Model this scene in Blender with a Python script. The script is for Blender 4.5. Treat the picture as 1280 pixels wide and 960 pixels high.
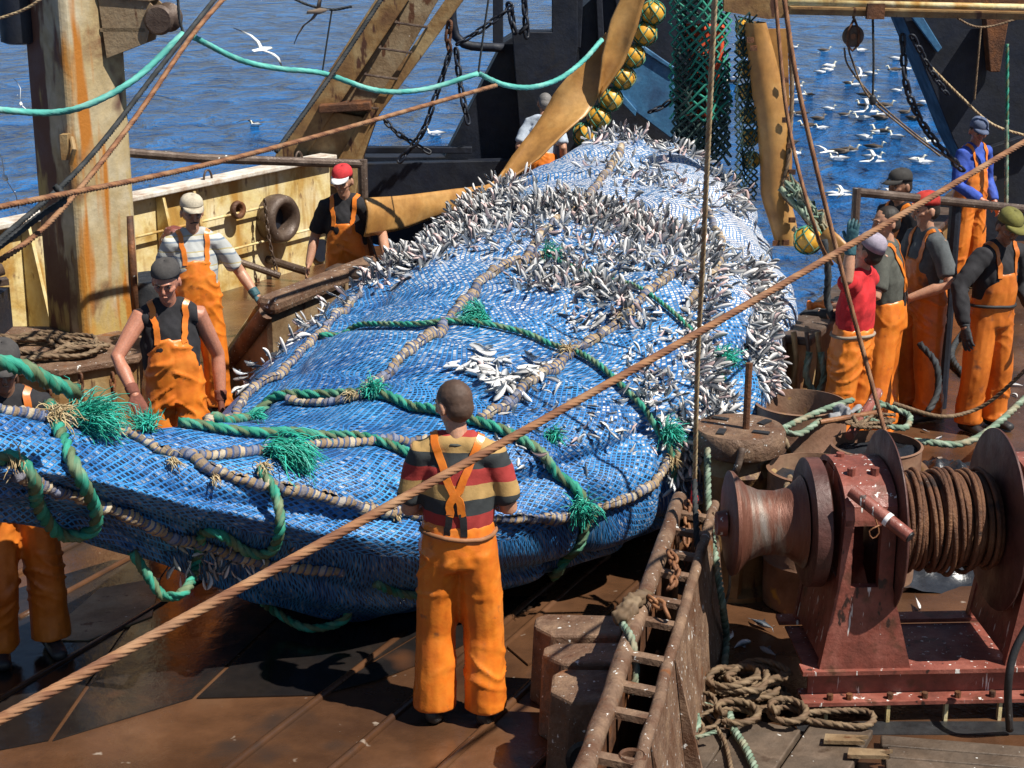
import bpy, bmesh, math, random
from mathutils import Vector, Matrix, noise, Euler
from mathutils.bvhtree import BVHTree
R = math.radians
random.seed(7)
for o in list(bpy.data.objects): bpy.data.objects.remove(o)
SC = bpy.context.scene
COL = SC.collection

# ---------------------------------------------------------------- camera, sky, sun, exposure
CAMZ, PITCH, FPX = 4.1, R(16.45), 2100.0
cam = bpy.data.cameras.new('camera'); camo = bpy.data.objects.new('camera', cam); COL.objects.link(camo)
cam.sensor_width = 36; cam.lens = FPX/1280*36; cam.clip_end = 6000; cam.clip_start = .05
camo.location = (0, 0, CAMZ); camo.rotation_euler = (R(90)-PITCH, 0, 0)
SC.camera = camo
SUN_AZ, SUN_EL = R(-29), R(56)           # azimuth of the sun measured from +X towards +Y
sd = Vector((math.cos(SUN_EL)*math.cos(SUN_AZ), math.cos(SUN_EL)*math.sin(SUN_AZ), math.sin(SUN_EL)))
w = bpy.data.worlds.new('World'); SC.world = w; w.use_nodes = True
nt = w.node_tree; sky = nt.nodes.new('ShaderNodeTexSky'); sky.sky_type = 'NISHITA'; sky.sun_disc = False
sky.sun_elevation = SUN_EL; sky.sun_rotation = R(90)-SUN_AZ; sky.air_density = 1.0; sky.dust_density = .3; sky.ozone_density = 1.5
nt.links.new(sky.outputs[0], nt.nodes['Background'].inputs[0]); nt.nodes['Background'].inputs[1].default_value = .05
sl = bpy.data.lights.new('sun', 'SUN'); sl.energy = 5.0; sl.angle = R(.55); sl.color = (1, .95, .86)
slo = bpy.data.objects.new('sun', sl); COL.objects.link(slo); slo.rotation_euler = sd.to_track_quat('Z', 'Y').to_euler()
SC.view_settings.view_transform = 'Standard'; SC.view_settings.look = 'None'
SC.view_settings.exposure = 0.46; SC.view_settings.gamma = 1
SC.render.engine = 'CYCLES'
SC.cycles.max_bounces = 6; SC.cycles.diffuse_bounces = 2; SC.cycles.glossy_bounces = 3; SC.cycles.transparent_max_bounces = 6
SC.cycles.caustics_reflective = False; SC.cycles.caustics_refractive = False
SC.cycles.sample_clamp_indirect = 4

# ---------------------------------------------------------------- rays: photo pixel -> point on a plane
def ray(x, y):
    dx, dy = (x-640)/FPX, (480-y)/FPX
    return Vector((dx, math.cos(PITCH)+dy*math.sin(PITCH), -math.sin(PITCH)+dy*math.cos(PITCH)))
def P(x, y, z=None, Y=None):
    d = ray(x, y)
    t = (z-CAMZ)/d.z if z is not None else Y/d.y
    return Vector((0, 0, CAMZ))+d*t

# ---------------------------------------------------------------- tagging
def tag(o, label=None, cat=None, group=None, kind=None):
    if label: o['label'] = label
    if cat: o['category'] = cat
    if group: o['group'] = group
    if kind: o['kind'] = kind
    return o
def empty(name, loc=(0, 0, 0), rz=0, label=None, cat=None, group=None):
    o = bpy.data.objects.new(name, None); COL.objects.link(o); o.location = loc; o.rotation_euler = (0, 0, rz)
    o.empty_display_size = .1
    return tag(o, label, cat, group)
def copy_tree(o, parent=None):
    c = o.copy(); COL.objects.link(c)
    if parent: c.parent = parent
    for ch in list(o.children): copy_tree(ch, c)
    return c

# ---------------------------------------------------------------- mesh builder
class MB:
    def __init__(s): s.v = []; s.f = []; s.uv = []; s.c = []
    def add(s, vs, fs, uv=None, col=None):
        b = len(s.v); s.v += [Vector(p) for p in vs]; s.f += [[i+b for i in f] for f in fs]
        s.uv += uv if uv else [(0, 0, 0)]*len(vs); s.c += col if col else [(1, 1, 1, 1)]*len(vs)
        return s
    def box(s, c, size, rz=0, m=None):
        M = m or (Matrix.Translation(c)@Matrix.Rotation(rz, 4, 'Z'))
        h = Vector(size)/2
        vs = [M@Vector((sx*h.x, sy*h.y, sz*h.z)) for sx in (-1, 1) for sy in (-1, 1) for sz in (-1, 1)]
        return s.add(vs, [(0, 1, 3, 2), (4, 6, 7, 5), (0, 4, 5, 1), (2, 3, 7, 6), (0, 2, 6, 4), (1, 5, 7, 3)])
    def beam(s, a, b, w, h, up=(0, 0, 1)):
        a, b = Vector(a), Vector(b); d = b-a; L = d.length; d.normalize()
        u = Vector(up).cross(d)
        if u.length < 1e-4: u = Vector((1, 0, 0)).cross(d)
        u.normalize(); v = d.cross(u)
        M = Matrix((u, d, v)).transposed().to_4x4(); M.translation = (a+b)/2
        return s.box(None, (w, L, h), m=M)
    def prism(s, pts, ext):
        n = len(pts); ext = Vector(ext); pts = [Vector(p) for p in pts]
        vs = pts+[p+ext for p in pts]
        fs = [list(range(n))[::-1], list(range(n, 2*n))]+[(i, (i+1) % n, (i+1) % n+n, i+n) for i in range(n)]
        return s.add(vs, fs)
    def tube(s, pts, r, n=8, cap=True, closed=False, uvs=1.0):
        pts = [Vector(p) for p in pts]; rs = r if isinstance(r, (list, tuple)) else [r]*len(pts)
        vs = []; uv = []; fr = frames(pts, closed); L = 0
        for i, p in enumerate(pts):
            t, u, v = fr[i]
            if i: L += (p-pts[i-1]).length
            for k in range(n):
                a = 2*math.pi*k/n
                vs.append(p+(u*math.cos(a)+v*math.sin(a))*rs[i]); uv.append((L, k/n, 0))
        m = len(pts); fs = []
        for i in range(m if closed else m-1):
            j = (i+1) % m
            for k in range(n): fs.append((i*n+k, i*n+(k+1) % n, j*n+(k+1) % n, j*n+k))
        if cap and not closed: fs += [list(range(n))[::-1], list(range((m-1)*n, m*n))]
        return s.add(vs, fs, uv)
    def lathe(s, c, prof, axis=(0, 0, 1), n=32, cap=True):
        ax = Vector(axis).normalized(); u = ax.orthogonal().normalized(); v = ax.cross(u); c = Vector(c)
        vs = []; uv = []
        for (r, z) in prof:
            for k in range(n):
                a = 2*math.pi*k/n; vs.append(c+ax*z+(u*math.cos(a)+v*math.sin(a))*max(r, 1e-4)); uv.append((z, k/n, r))
        fs = [(i*n+k, i*n+(k+1) % n, (i+1)*n+(k+1) % n, (i+1)*n+k) for i in range(len(prof)-1) for k in range(n)]
        if cap: fs += [list(range(n))[::-1], list(range((len(prof)-1)*n, len(prof)*n))]
        return s.add(vs, fs, uv)
    def build(s, name, mat, parent=None, smooth=False, bevel=0, loc=None, **kw):
        me = bpy.data.meshes.new(name); me.from_pydata([tuple(p) for p in s.v], [], s.f)
        a = me.attributes.new('uvw', 'FLOAT_VECTOR', 'POINT'); a.data.foreach_set('vector', [x for u in s.uv for x in u])
        a = me.color_attributes.new('col', 'FLOAT_COLOR', 'POINT'); a.data.foreach_set('color', [x for u in s.c for x in u])
        me.materials.append(mat)
        if not kw.pop('keep', False):
            bm = bmesh.new(); bm.from_mesh(me); bmesh.ops.recalc_face_normals(bm, faces=bm.faces); bm.to_mesh(me); bm.free()
        if smooth:
            for p in me.polygons: p.use_smooth = True
            if smooth == 'auto':
                me.set_sharp_from_angle(angle=R(35))
        o = bpy.data.objects.new(name, me); COL.objects.link(o)
        if parent: o.parent = parent
        if loc: o.location = loc
        if bevel:
            b = o.modifiers.new('bevel', 'BEVEL'); b.width = bevel; b.segments = 2; b.limit_method = 'ANGLE'; b.angle_limit = R(40)
        return tag(o, kw.get('label'), kw.get('cat'), kw.get('group'), kw.get('kind'))

def frames(pts, closed=False):
    out = []; n = len(pts); u = None
    for i in range(n):
        a = pts[(i-1) % n] if (closed or i) else pts[i]; b = pts[(i+1) % n] if (closed or i < n-1) else pts[i]
        t = (b-a)
        t = t.normalized() if t.length > 1e-9 else Vector((0, 0, 1))
        if u is None: u = t.orthogonal()
        u = (u-t*u.dot(t))
        u = u.normalized() if u.length > 1e-6 else t.orthogonal().normalized()
        out.append((t, u, t.cross(u)))
    return out
def spline(cp, step):
    cp = [Vector(p) for p in cp]
    if len(cp) == 2: cp = [cp[0], cp[0].lerp(cp[1], .5), cp[1]]
    e = [2*cp[0]-cp[1]]+cp+[2*cp[-1]-cp[-2]]; out = []
    for i in range(1, len(e)-2):
        p0, p1, p2, p3 = e[i-1:i+3]; m = max(1, int((p2-p1).length/step))
        for k in range(m):
            t = k/m
            out.append(.5*((2*p1)+(p2-p0)*t+(2*p0-5*p1+4*p2-p3)*t*t+(3*p1-p0-3*p2+p3)*t**3))
    out.append(e[-2]); return out
def rope_mb(path, r, lobes=3, pitch=None, n=None, step=None, mb=None, depth=.30, spl=True):
    """laid rope: strands wind round the path"""
    mb = mb or MB(); pitch = pitch or r*10; n = n or lobes*4; step = step or pitch/8
    pts = spline(path, step) if spl else path
    fr = frames(pts); vs = []; uv = []; L = 0
    for i, p in enumerate(pts):
        t, u, v = fr[i]
        if i: L += (p-pts[i-1]).length
        tw = 2*math.pi*L/pitch
        for k in range(n+1):
            ph = k/n; a = 2*math.pi*ph+tw
            rr = r*(1-depth+depth*abs(math.sin(math.pi*lobes*ph))**.75)
            vs.append(p+(u*math.cos(a)+v*math.sin(a))*rr); uv.append((L, ph, 0))
    m = len(pts); N = n+1
    fs = [(i*N+k, i*N+k+1, (i+1)*N+k+1, (i+1)*N+k) for i in range(m-1) for k in range(n)]
    fs += [list(range(n))[::-1], [(m-1)*N+k for k in range(n)]]
    return mb.add(vs, fs, uv)
def served_mb(path, r, mb=None, gap=.038):
    """rope served with turns of twine"""
    mb = mb or MB(); pts = spline(path, gap/5); fr = frames(pts); vs = []; uv = []; L = 0; n = 9
    for i, p in enumerate(pts):
        t, u, v = fr[i]
        if i: L += (p-pts[i-1]).length
        for k in range(n+1):
            a = 2*math.pi*k/n
            q = noise.noise(p*14)
            rr = r*(.70+.24*max(0, math.sin(2*math.pi*L/gap+a+q*4))**.8+.55*noise.noise(p*11+Vector((k*.25, 0, 0)))+.25*noise.noise(p*30+Vector((k*.5, 0, 0))))
            vs.append(p+(u*math.cos(a)+v*math.sin(a))*rr); uv.append((L/gap+k/n, k/n, 0))
    m = len(pts); N = n+1
    fs = [(i*N+k, i*N+k+1, (i+1)*N+k+1, (i+1)*N+k) for i in range(m-1) for k in range(n)]
    fs += [list(range(n))[::-1], [(m-1)*N+k for k in range(n)]]
    return mb.add(vs, fs, uv)
def chain_mb(path, L=.09, w=.06, r=.011, mb=None, sag=0):
    mb = mb or MB(); pts = spline(path, L*.25); acc = 0; pitch = L-2*r*1.15; nxt = 0; fr = frames(pts); k = 0
    for i in range(1, len(pts)):
        acc += (pts[i]-pts[i-1]).length
        if acc >= nxt:
            nxt += pitch; k += 1; t, u, v = fr[i]
            if k % 2: u, v = v, u
            q = random.uniform(-.25, .25); u, v = u*math.cos(q)+v*math.sin(q), v*math.cos(q)-u*math.sin(q)
            ring = []
            for j in range(12):
                a = 2*math.pi*j/12; x = math.cos(a)*(w/2-r); y = math.sin(a)*(w/2-r)
                y += (L/2-w/2)*(1 if y > 1e-6 else -1 if y < -1e-6 else 0)
                ring.append(pts[i]+u*x+t*y)
            mb.tube(ring, r, n=6, closed=True)
    return mb
def catenary(a, b, sag, n=12):
    a, b = Vector(a), Vector(b)
    return [a.lerp(b, i/n)-Vector((0, 0, sag*4*(i/n)*(1-i/n))) for i in range(n+1)]

# ---------------------------------------------------------------- materials
def mat(name, stops, scale=4, rough=(.5, .8), metal=0, bump=.2, bscale=None, spots=None, streak=None, coords='pos', detail=6, stretch=(1, 1, 1), spec=.5, extra=None):
    """stops: colour ramp over noise; spots: list of (colour, scale, threshold)"""
    m = bpy.data.materials.new(name); m.use_nodes = True; n = m.node_tree.nodes; l = m.node_tree.links
    bs = n['Principled BSDF']
    if coords == 'obj':
        tc = n.new('ShaderNodeTexCoord').outputs['Object']
    elif coords == 'uvw':
        a = n.new('ShaderNodeAttribute'); a.attribute_name = 'uvw'; tc = a.outputs['Vector']
    else: tc = n.new('ShaderNodeNewGeometry').outputs['Position']
    mp = n.new('ShaderNodeMapping'); mp.inputs['Scale'].default_value = stretch; l.new(tc, mp.inputs[0])
    def nz(sc, det=detail, ro=.6, dist=0):
        t = n.new('ShaderNodeTexNoise'); t.inputs['Scale'].default_value = sc; t.inputs['Detail'].default_value = det
        t.inputs['Roughness'].default_value = ro; t.inputs['Distortion'].default_value = dist; l.new(mp.outputs[0], t.inputs['Vector']); return t
    t = nz(scale, dist=.4); cr = n.new('ShaderNodeValToRGB'); l.new(t.outputs[0], cr.inputs[0])
    e = cr.color_ramp.elements
    while len(e) > 1: e.remove(e[0])
    e[0].position = stops[0][0]; e[0].color = (*stops[0][1], 1)
    for p, c in stops[1:]:
        q = e.new(p); q.color = (*c, 1)
    col = cr.outputs[0]
    t2 = nz(scale*7, 4); mx = n.new('ShaderNodeMix'); mx.data_type = 'RGBA'; mx.blend_type = 'OVERLAY'; mx.inputs[0].default_value = .35
    l.new(col, mx.inputs[6]); l.new(t2.outputs[0], mx.inputs[7]); col = mx.outputs[2]
    rr = n.new('ShaderNodeMapRange'); t3 = nz(scale*1.7, 5); l.new(t3.outputs[0], rr.inputs[0])
    rr.inputs[1].default_value = .35; rr.inputs[2].default_value = .65; rr.inputs[3].default_value = rough[0]; rr.inputs[4].default_value = rough[1]
    rough_o = rr.outputs[0]
    for (sc_, ss, th, *st) in (spots or []):
        ts = n.new('ShaderNodeTexNoise'); ts.inputs['Scale'].default_value = ss; ts.inputs['Detail'].default_value = 3; ts.inputs['Roughness'].default_value = .6
        if st:
            m2 = n.new('ShaderNodeMapping'); m2.inputs['Scale'].default_value = st[0]; l.new(tc, m2.inputs[0]); l.new(m2.outputs[0], ts.inputs['Vector'])
        else: l.new(tc, ts.inputs['Vector'])
        mr = n.new('ShaderNodeMapRange'); l.new(ts.outputs[0], mr.inputs[0]); mr.inputs[1].default_value = th; mr.inputs[2].default_value = th+(st[1] if len(st) > 1 else .03)
        mx = n.new('ShaderNodeMix'); mx.data_type = 'RGBA'; l.new(mr.outputs[0], mx.inputs[0]); l.new(col, mx.inputs[6]); mx.inputs[7].default_value = (*sc_, 1); col = mx.outputs[2]
    l.new(col, bs.inputs['Base Color']); l.new(rough_o, bs.inputs['Roughness']); bs.inputs['Metallic'].default_value = metal
    bs.inputs['Specular IOR Level'].default_value = spec
    if bump:
        tb = nz(bscale or scale*6, 6, .65); b = n.new('ShaderNodeBump'); b.inputs['Strength'].default_value = bump; b.inputs['Distance'].default_value = .02
        l.new(tb.outputs[0], b.inputs['Height']); l.new(b.outputs[0], bs.inputs['Normal'])
    if extra: extra(m, n, l, bs, mp, col)
    return m
WHITE = (.75, .74, .70)
M = {}
rust_dk, rust_md, rust_or, rust_yl = (.045, .02, .012), (.11, .045, .02), (.24, .09, .03), (.38, .20, .07)
M['deck'] = mat('wet_rusty_steel', [(.25, (.035, .016, .010)), (.42, (.068, .032, .016)), (.58, (.108, .050, .024)), (.78, (.165, .090, .050))], 1.0, (.05, .36), 0, .25, 9,
    spots=[((.045, .028, .02), 1.3, .58, (1, 1, 1), .1), ((.30, .24, .19), 6, .67, (1, 1, 1), .05), (WHITE, 34, .775)], spec=.6)
M['deck_grey'] = mat('worn_deck_plank', [(.3, (.055, .038, .026)), (.55, (.10, .07, .048)), (.75, (.17, .12, .085))], 3, (.45, .8), 0, .4, 30,
    spots=[(WHITE, 26, .70), ((.04, .02, .01), 5, .62, (1, 1, 1), .1)])
M['winch_red'] = mat('red_oxide_paint', [(.3, (.13, .040, .028)), (.5, (.23, .066, .046)), (.7, (.32, .115, .085))], 5, (.35, .6), 0, .25, 40,
    spots=[((.10, .045, .025), 6, .56, (1, 1, 1), .12), ((.035, .018, .014), 14, .64, (1, 1, .5), .06), (WHITE, 6, .65, (5, 5, .55), .02), (WHITE, 45, .745)])
M['winch_dark'] = mat('dark_oxide_steel', [(.3, (.045, .018, .014)), (.5, (.085, .032, .026)), (.7, (.14, .055, .042))], 4, (.4, .65), .1, .25, 40, spots=[(WHITE, 45, .76)])
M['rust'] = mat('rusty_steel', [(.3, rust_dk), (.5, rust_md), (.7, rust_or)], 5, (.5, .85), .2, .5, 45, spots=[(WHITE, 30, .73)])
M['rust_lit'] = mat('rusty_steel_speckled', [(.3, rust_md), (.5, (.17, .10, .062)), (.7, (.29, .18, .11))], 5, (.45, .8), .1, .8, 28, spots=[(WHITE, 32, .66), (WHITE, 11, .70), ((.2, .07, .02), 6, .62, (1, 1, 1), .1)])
M['wire'] = mat('rusty_wire', [(.3, (.13, .05, .022)), (.55, (.26, .11, .045)), (.75, (.36, .18, .08))], 8, (.5, .8), .1, .3, 60, coords='pos')
M['cream'] = mat('stained_cream_paint', [(.25, (.24, .09, .02)), (.38, (.48, .30, .08)), (.50, (.68, .54, .25)), (.75, (.78, .71, .50))], 2.0, (.45, .75), 0, .3, 22,
    spots=[((.20, .075, .02), 2.3, .55, (3.2, 3.2, .35), .25), ((.45, .24, .05), 1.6, .52, (2, 2, .5), .14), ((.14, .06, .03), 5, .64, (1.5, 1.5, .8), .10), ((.05, .03, .02), 11, .74)])
def colx(m, n, l, bs, mp, col):
    t = n.new('ShaderNodeTexCoord'); sp = n.new('ShaderNodeSeparateXYZ'); l.new(t.outputs['Object'], sp.inputs[0])
    def ma(op, x, y, z=None):
        q = n.new('ShaderNodeMath'); q.operation = op
        for i_, v in enumerate((x, y, z)):
            if v is None: continue
            if isinstance(v, (int, float)): q.inputs[i_].default_value = v
            else: l.new(v, q.inputs[i_])
        return q.outputs[0]
    ns = n.new('ShaderNodeTexNoise'); ns.inputs['Scale'].default_value = 3; ns.inputs['Detail'].default_value = 6; m2 = n.new('ShaderNodeMapping'); m2.inputs['Scale'].default_value = (2, 2, .5); l.new(t.outputs['Object'], m2.inputs[0]); l.new(m2.outputs[0], ns.inputs['Vector'])
    def lay(base, fac, c):
        mr = n.new('ShaderNodeMapRange'); mr.interpolation_type = 'SMOOTHSTEP'; l.new(fac, mr.inputs[0]); mr.inputs[1].default_value = 0; mr.inputs[2].default_value = .12
        mx = n.new('ShaderNodeMix'); mx.data_type = 'RGBA'; l.new(mr.outputs[0], mx.inputs[0]); l.new(base, mx.inputs[6]); mx.inputs[7].default_value = (*c, 1); return mx.outputs[2]
    nn = ma('SUBTRACT', ns.outputs[0], .5)
    # brown scale on the side turned to port, yellow bleed at the foot, orange rust run down the front corner
    c = lay(col, ma('ADD', ma('MULTIPLY', nn, 1.1), ma('SUBTRACT', -.03, sp.outputs[0])), (.13, .055, .03))
    c = lay(c, ma('ADD', ma('MULTIPLY', nn, 1.3), ma('MULTIPLY', ma('SUBTRACT', .45, sp.outputs[2]), .10)), (.44, .31, .10))
    d = ma('ABSOLUTE', ma('SUBTRACT', sp.outputs[0], .045), 0)
    c = lay(c, ma('ADD', ma('MULTIPLY', nn, .45), ma('SUBTRACT', .050, d)), (.48, .19, .02))
    l.new(c, bs.inputs['Base Color'])
M['column'] = mat('stained_column_paint', [(.24, (.09, .035, .02)), (.38, (.20, .11, .05)), (.47, (.40, .30, .15)), (.70, (.54, .48, .35))], 1.5, (.5, .8), 0, .3, 26,
    spots=[((.40, .27, .08), 1.2, .60, (2.2, 2.2, .4), .16), ((.42, .15, .015), 1.5, .58, (2.6, 2.6, .25), .07), ((.10, .04, .03), 2.0, .62, (1, 1, .5), .05)], coords='obj', extra=colx)
M['tan_steel'] = mat('tan_rusty_plate', [(.3, (.13, .075, .035)), (.5, (.25, .17, .095)), (.7, (.34, .26, .16))], 3, (.35, .65), 0, .35, 30,
    spots=[((.11, .045, .02), 5, .60, (2, 2, .6), .08), (WHITE, 24, .72)])
M['gold_steel'] = mat('ochre_rust_plate', [(.3, (.12, .05, .02)), (.5, (.25, .14, .05)), (.7, (.40, .29, .14))], 2.5, (.4, .7), 0, .3, 30, spots=[((.08, .03, .015), 4, .6, (2, 2, .6), .06)])
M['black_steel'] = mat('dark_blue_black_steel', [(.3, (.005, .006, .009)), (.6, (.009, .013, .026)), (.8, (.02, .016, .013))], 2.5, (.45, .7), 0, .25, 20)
M['blue_steel'] = mat('blue_paint', [(.3, (.03, .08, .17)), (.6, (.05, .17, .32)), (.8, (.16, .28, .40))], 4, (.4, .6), 0, .2, 20)
M['pipe'] = mat('weathered_brown_pipe', [(.3, (.06, .035, .025)), (.55, (.11, .075, .055)), (.75, (.19, .14, .11))], 6, (.3, .6), .2, .35, 50, spots=[(WHITE, 22, .69)])
M['leather'] = mat('ochre_chafing_hide', [(.25, (.25, .11, .03)), (.5, (.40, .20, .055)), (.75, (.53, .31, .11))], 2.2, (.35, .6), 0, .2, 9, spots=[((.30, .13, .04), 1.2, .62, (1, 1, 1), .25)])
M['orange'] = mat('orange_oilskin', [(.3, (.56, .125, .016)), (.5, (.76, .205, .022)), (.7, (.84, .26, .042))], 3, (.24, .48), 0, .32, 5, coords='obj', spots=[((.34, .10, .03), 4, .60, (1, 1, .6), .25), ((.30, .11, .04), 14, .66, (1, 1, 1), .14), (WHITE, 60, .77)])
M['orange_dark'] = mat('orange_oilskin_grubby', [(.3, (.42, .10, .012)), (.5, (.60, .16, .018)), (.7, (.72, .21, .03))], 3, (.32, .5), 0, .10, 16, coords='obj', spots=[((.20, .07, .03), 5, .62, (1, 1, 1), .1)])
M['yellow_float'] = mat('yellow_float_plastic', [(.3, (.60, .27, .02)), (.6, (.78, .42, .05)), (.8, (.85, .52, .12))], 9, (.3, .5), 0, .1, 30, spots=[((.18, .08, .02), 12, .64)])
M['black'] = mat('black_rubber', [(.3, (.012, .012, .013)), (.7, (.03, .03, .032))], 8, (.35, .6), 0, .2)
M['plastic_black'] = mat('wet_black_sheeting', [(.3, (.010, .011, .014)), (.7, (.035, .038, .045))], 5, (.12, .35), 0, .5, 9)
def flat(name, c, rough=.6, var=.25, **k):
    return mat(name, [(.3, tuple(x*(1-var) for x in c)), (.7, tuple(min(1, x*(1+var)) for x in c))], 9, (rough, min(1, rough+.15)), k.pop('metal', 0), k.pop('bump', .12), 40, coords=k.pop('coords', 'obj'), **k)
def skinmat(name, c):
    def ex(m, n, l, bs, mp, col):
        bs.inputs['Subsurface Weight'].default_value = .12; bs.inputs['Subsurface Radius'].default_value = (.02, .008, .004); bs.inputs['Subsurface Scale'].default_value = .3
    return mat(name, [(.3, tuple(x*.85 for x in c)), (.7, c)], 12, (.4, .55), 0, .08, 80, coords='obj', extra=ex)
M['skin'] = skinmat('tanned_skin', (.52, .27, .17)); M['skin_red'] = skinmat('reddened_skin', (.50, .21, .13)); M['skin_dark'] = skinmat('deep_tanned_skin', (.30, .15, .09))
# ropes: colour by strand
def ropemat(name, cols, rough=.7, wear=(.45, .4, .3), wt=.62):
    def ex(m, n, l, bs, mp, col):
        a = n.new('ShaderNodeAttribute'); a.attribute_name = 'uvw'; sp = n.new('ShaderNodeSeparateXYZ'); l.new(a.outputs['Vector'], sp.inputs[0])
        cr = n.new('ShaderNodeValToRGB'); cr.color_ramp.interpolation = 'CONSTANT'; l.new(sp.outputs[1], cr.inputs[0])
        e = cr.color_ramp.elements
        while len(e) > 1: e.remove(e[0])
        e[0].position = 0; e[0].color = (*cols[0], 1)
        for i, c in enumerate(cols[1:], 1): q = e.new(i/len(cols)); q.color = (*c, 1)
        t = n.new('ShaderNodeTexNoise'); t.inputs['Scale'].default_value = 7; t.inputs['Detail'].default_value = 5
        g = n.new('ShaderNodeNewGeometry'); l.new(g.outputs['Position'], t.inputs['Vector'])
        mr = n.new('ShaderNodeMapRange'); mr.inputs[1].default_value = wt-.12; mr.inputs[2].default_value = wt+.1; l.new(t.outputs[0], mr.inputs[0])
        mx = n.new('ShaderNodeMix'); mx.data_type = 'RGBA'; l.new(mr.outputs[0], mx.inputs[0]); l.new(cr.outputs[0], mx.inputs[6]); mx.inputs[7].default_value = (*wear, 1)
        # yarn lines
        wv = n.new('ShaderNodeTexNoise'); wv.inputs['Scale'].default_value = 1; m2 = n.new('ShaderNodeMapping'); m2.inputs['Scale'].default_value = (14, 60, 1)
        l.new(a.outputs['Vector'], m2.inputs[0]); l.new(m2.outputs[0], wv.inputs['Vector'])
        m3 = n.new('ShaderNodeMix'); m3.data_type = 'RGBA'; m3.blend_type = 'OVERLAY'; m3.inputs[0].default_value = .5; l.new(mx.outputs[2], m3.inputs[6]); l.new(wv.outputs[0], m3.inputs[7])
        l.new(m3.outputs[2], bs.inputs['Base Color'])
        b = n.new('ShaderNodeBump'); b.inputs['Strength'].default_value = .4; b.inputs['Distance'].default_value = .006; l.new(wv.outputs[0], b.inputs['Height']); l.new(b.outputs[0], bs.inputs['Normal'])
    return mat(name, [(0, (1, 1, 1)), (1, (1, 1, 1))], 5, (rough, rough+.15), 0, 0, extra=ex)
G1, G2, BR = (.015, .20, .13), (.03, .30, .21), (.10, .15, .075)
M['rope_green'] = ropemat('green_laid_rope', [G1, BR, G2], wear=(.20, .26, .15))
M['rope_green_pale'] = ropemat('pale_green_laid_rope', [(.16, .24, .17), (.26, .33, .25), (.12, .17, .12)], wear=(.30, .24, .15))
M['rope_teal'] = ropemat('teal_hose_line', [(.08, .38, .33), (.12, .46, .40), (.07, .33, .29)], wear=(.22, .48, .42))
M['rope_brown'] = ropemat('brown_hemp_rope', [(.12, .075, .04), (.19, .125, .07), (.15, .09, .05)], wear=(.28, .20, .12))
M['rope_tan'] = ropemat('tan_rope', [(.36, .26, .14), (.46, .35, .2), (.3, .2, .11)], wear=(.5, .4, .25))
M['rope_wire'] = ropemat('rust_brown_steel_wire', [(.20, .085, .038), (.27, .125, .055), (.16, .065, .03)], wear=(.33, .19, .10))
M['wire_wound'] = mat('wound_wire_rust', [(.3, (.07, .028, .014)), (.5, (.15, .062, .028)), (.72, (.25, .12, .055))], 5, (.45, .75), .1, .8, 70, spots=[(WHITE, 36, .73), ((.03, .015, .01), 7, .60, (1, 1, 1), .1)])
M['rope_black'] = ropemat('black_rope', [(.015, .018, .02), (.025, .03, .035)], wear=(.05, .05, .05))
def servedmat():
    def ex(m, n, l, bs, mp, col):
        a = n.new('ShaderNodeAttribute'); a.attribute_name = 'uvw'; sp = n.new('ShaderNodeSeparateXYZ'); l.new(a.outputs['Vector'], sp.inputs[0])
        fl = n.new('ShaderNodeMath'); fl.operation = 'FLOOR'; l.new(sp.outputs[0], fl.inputs[0])
        wn = n.new('ShaderNodeTexWhiteNoise'); wn.noise_dimensions = '1D'; l.new(fl.outputs[0], wn.inputs['W'])
        cr = n.new('ShaderNodeValToRGB'); l.new(wn.outputs[0], cr.inputs[0]); e = cr.color_ramp.elements
        e[0].position = .0; e[0].color = (.26, .18, .11, 1); e[1].position = 1; e[1].color = (.46, .36, .24, 1)
        for p, c in ((.30, (.40, .29, .17)), (.50, (.17, .13, .10)), (.66, (.20, .22, .30)), (.80, (.50, .42, .30))): q = e.new(p); q.color = (*c, 1)
        fr = n.new('ShaderNodeMath'); fr.operation = 'FRACT'; l.new(sp.outputs[0], fr.inputs[0])
        mr = n.new('ShaderNodeMapRange'); mr.inputs[1].default_value = .70; mr.inputs[2].default_value = .80; l.new(fr.outputs[0], mr.inputs[0])
        mx = n.new('ShaderNodeMix'); mx.data_type = 'RGBA'; l.new(mr.outputs[0], mx.inputs[0]); l.new(cr.outputs[0], mx.inputs[6]); mx.inputs[7].default_value = (.06, .10, .22, 1)
        l.new(mx.outputs[2], bs.inputs['Base Color'])
    return mat('twine_served_rope', [(0, (1, 1, 1)), (1, (1, 1, 1))], 5, (.7, .9), 0, .5, 60, extra=ex)
M['served'] = servedmat()
def colmat(name, rough=.5, spec=.5, bump=.1):
    def ex(m, n, l, bs, mp, col):
        a = n.new('ShaderNodeAttribute'); a.attribute_name = 'col'; l.new(a.outputs['Color'], bs.inputs['Base Color'])
    return mat(name, [(0, (1, 1, 1)), (1, (1, 1, 1))], 5, (rough, rough+.1), 0, bump, 60, extra=ex, spec=spec)
M['fish'] = colmat('fish_skin', .22, .7); M['bird'] = colmat('bird_plumage', .7, .3); M['tuft'] = colmat('frayed_rope_yarn', .55, .4)
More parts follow.
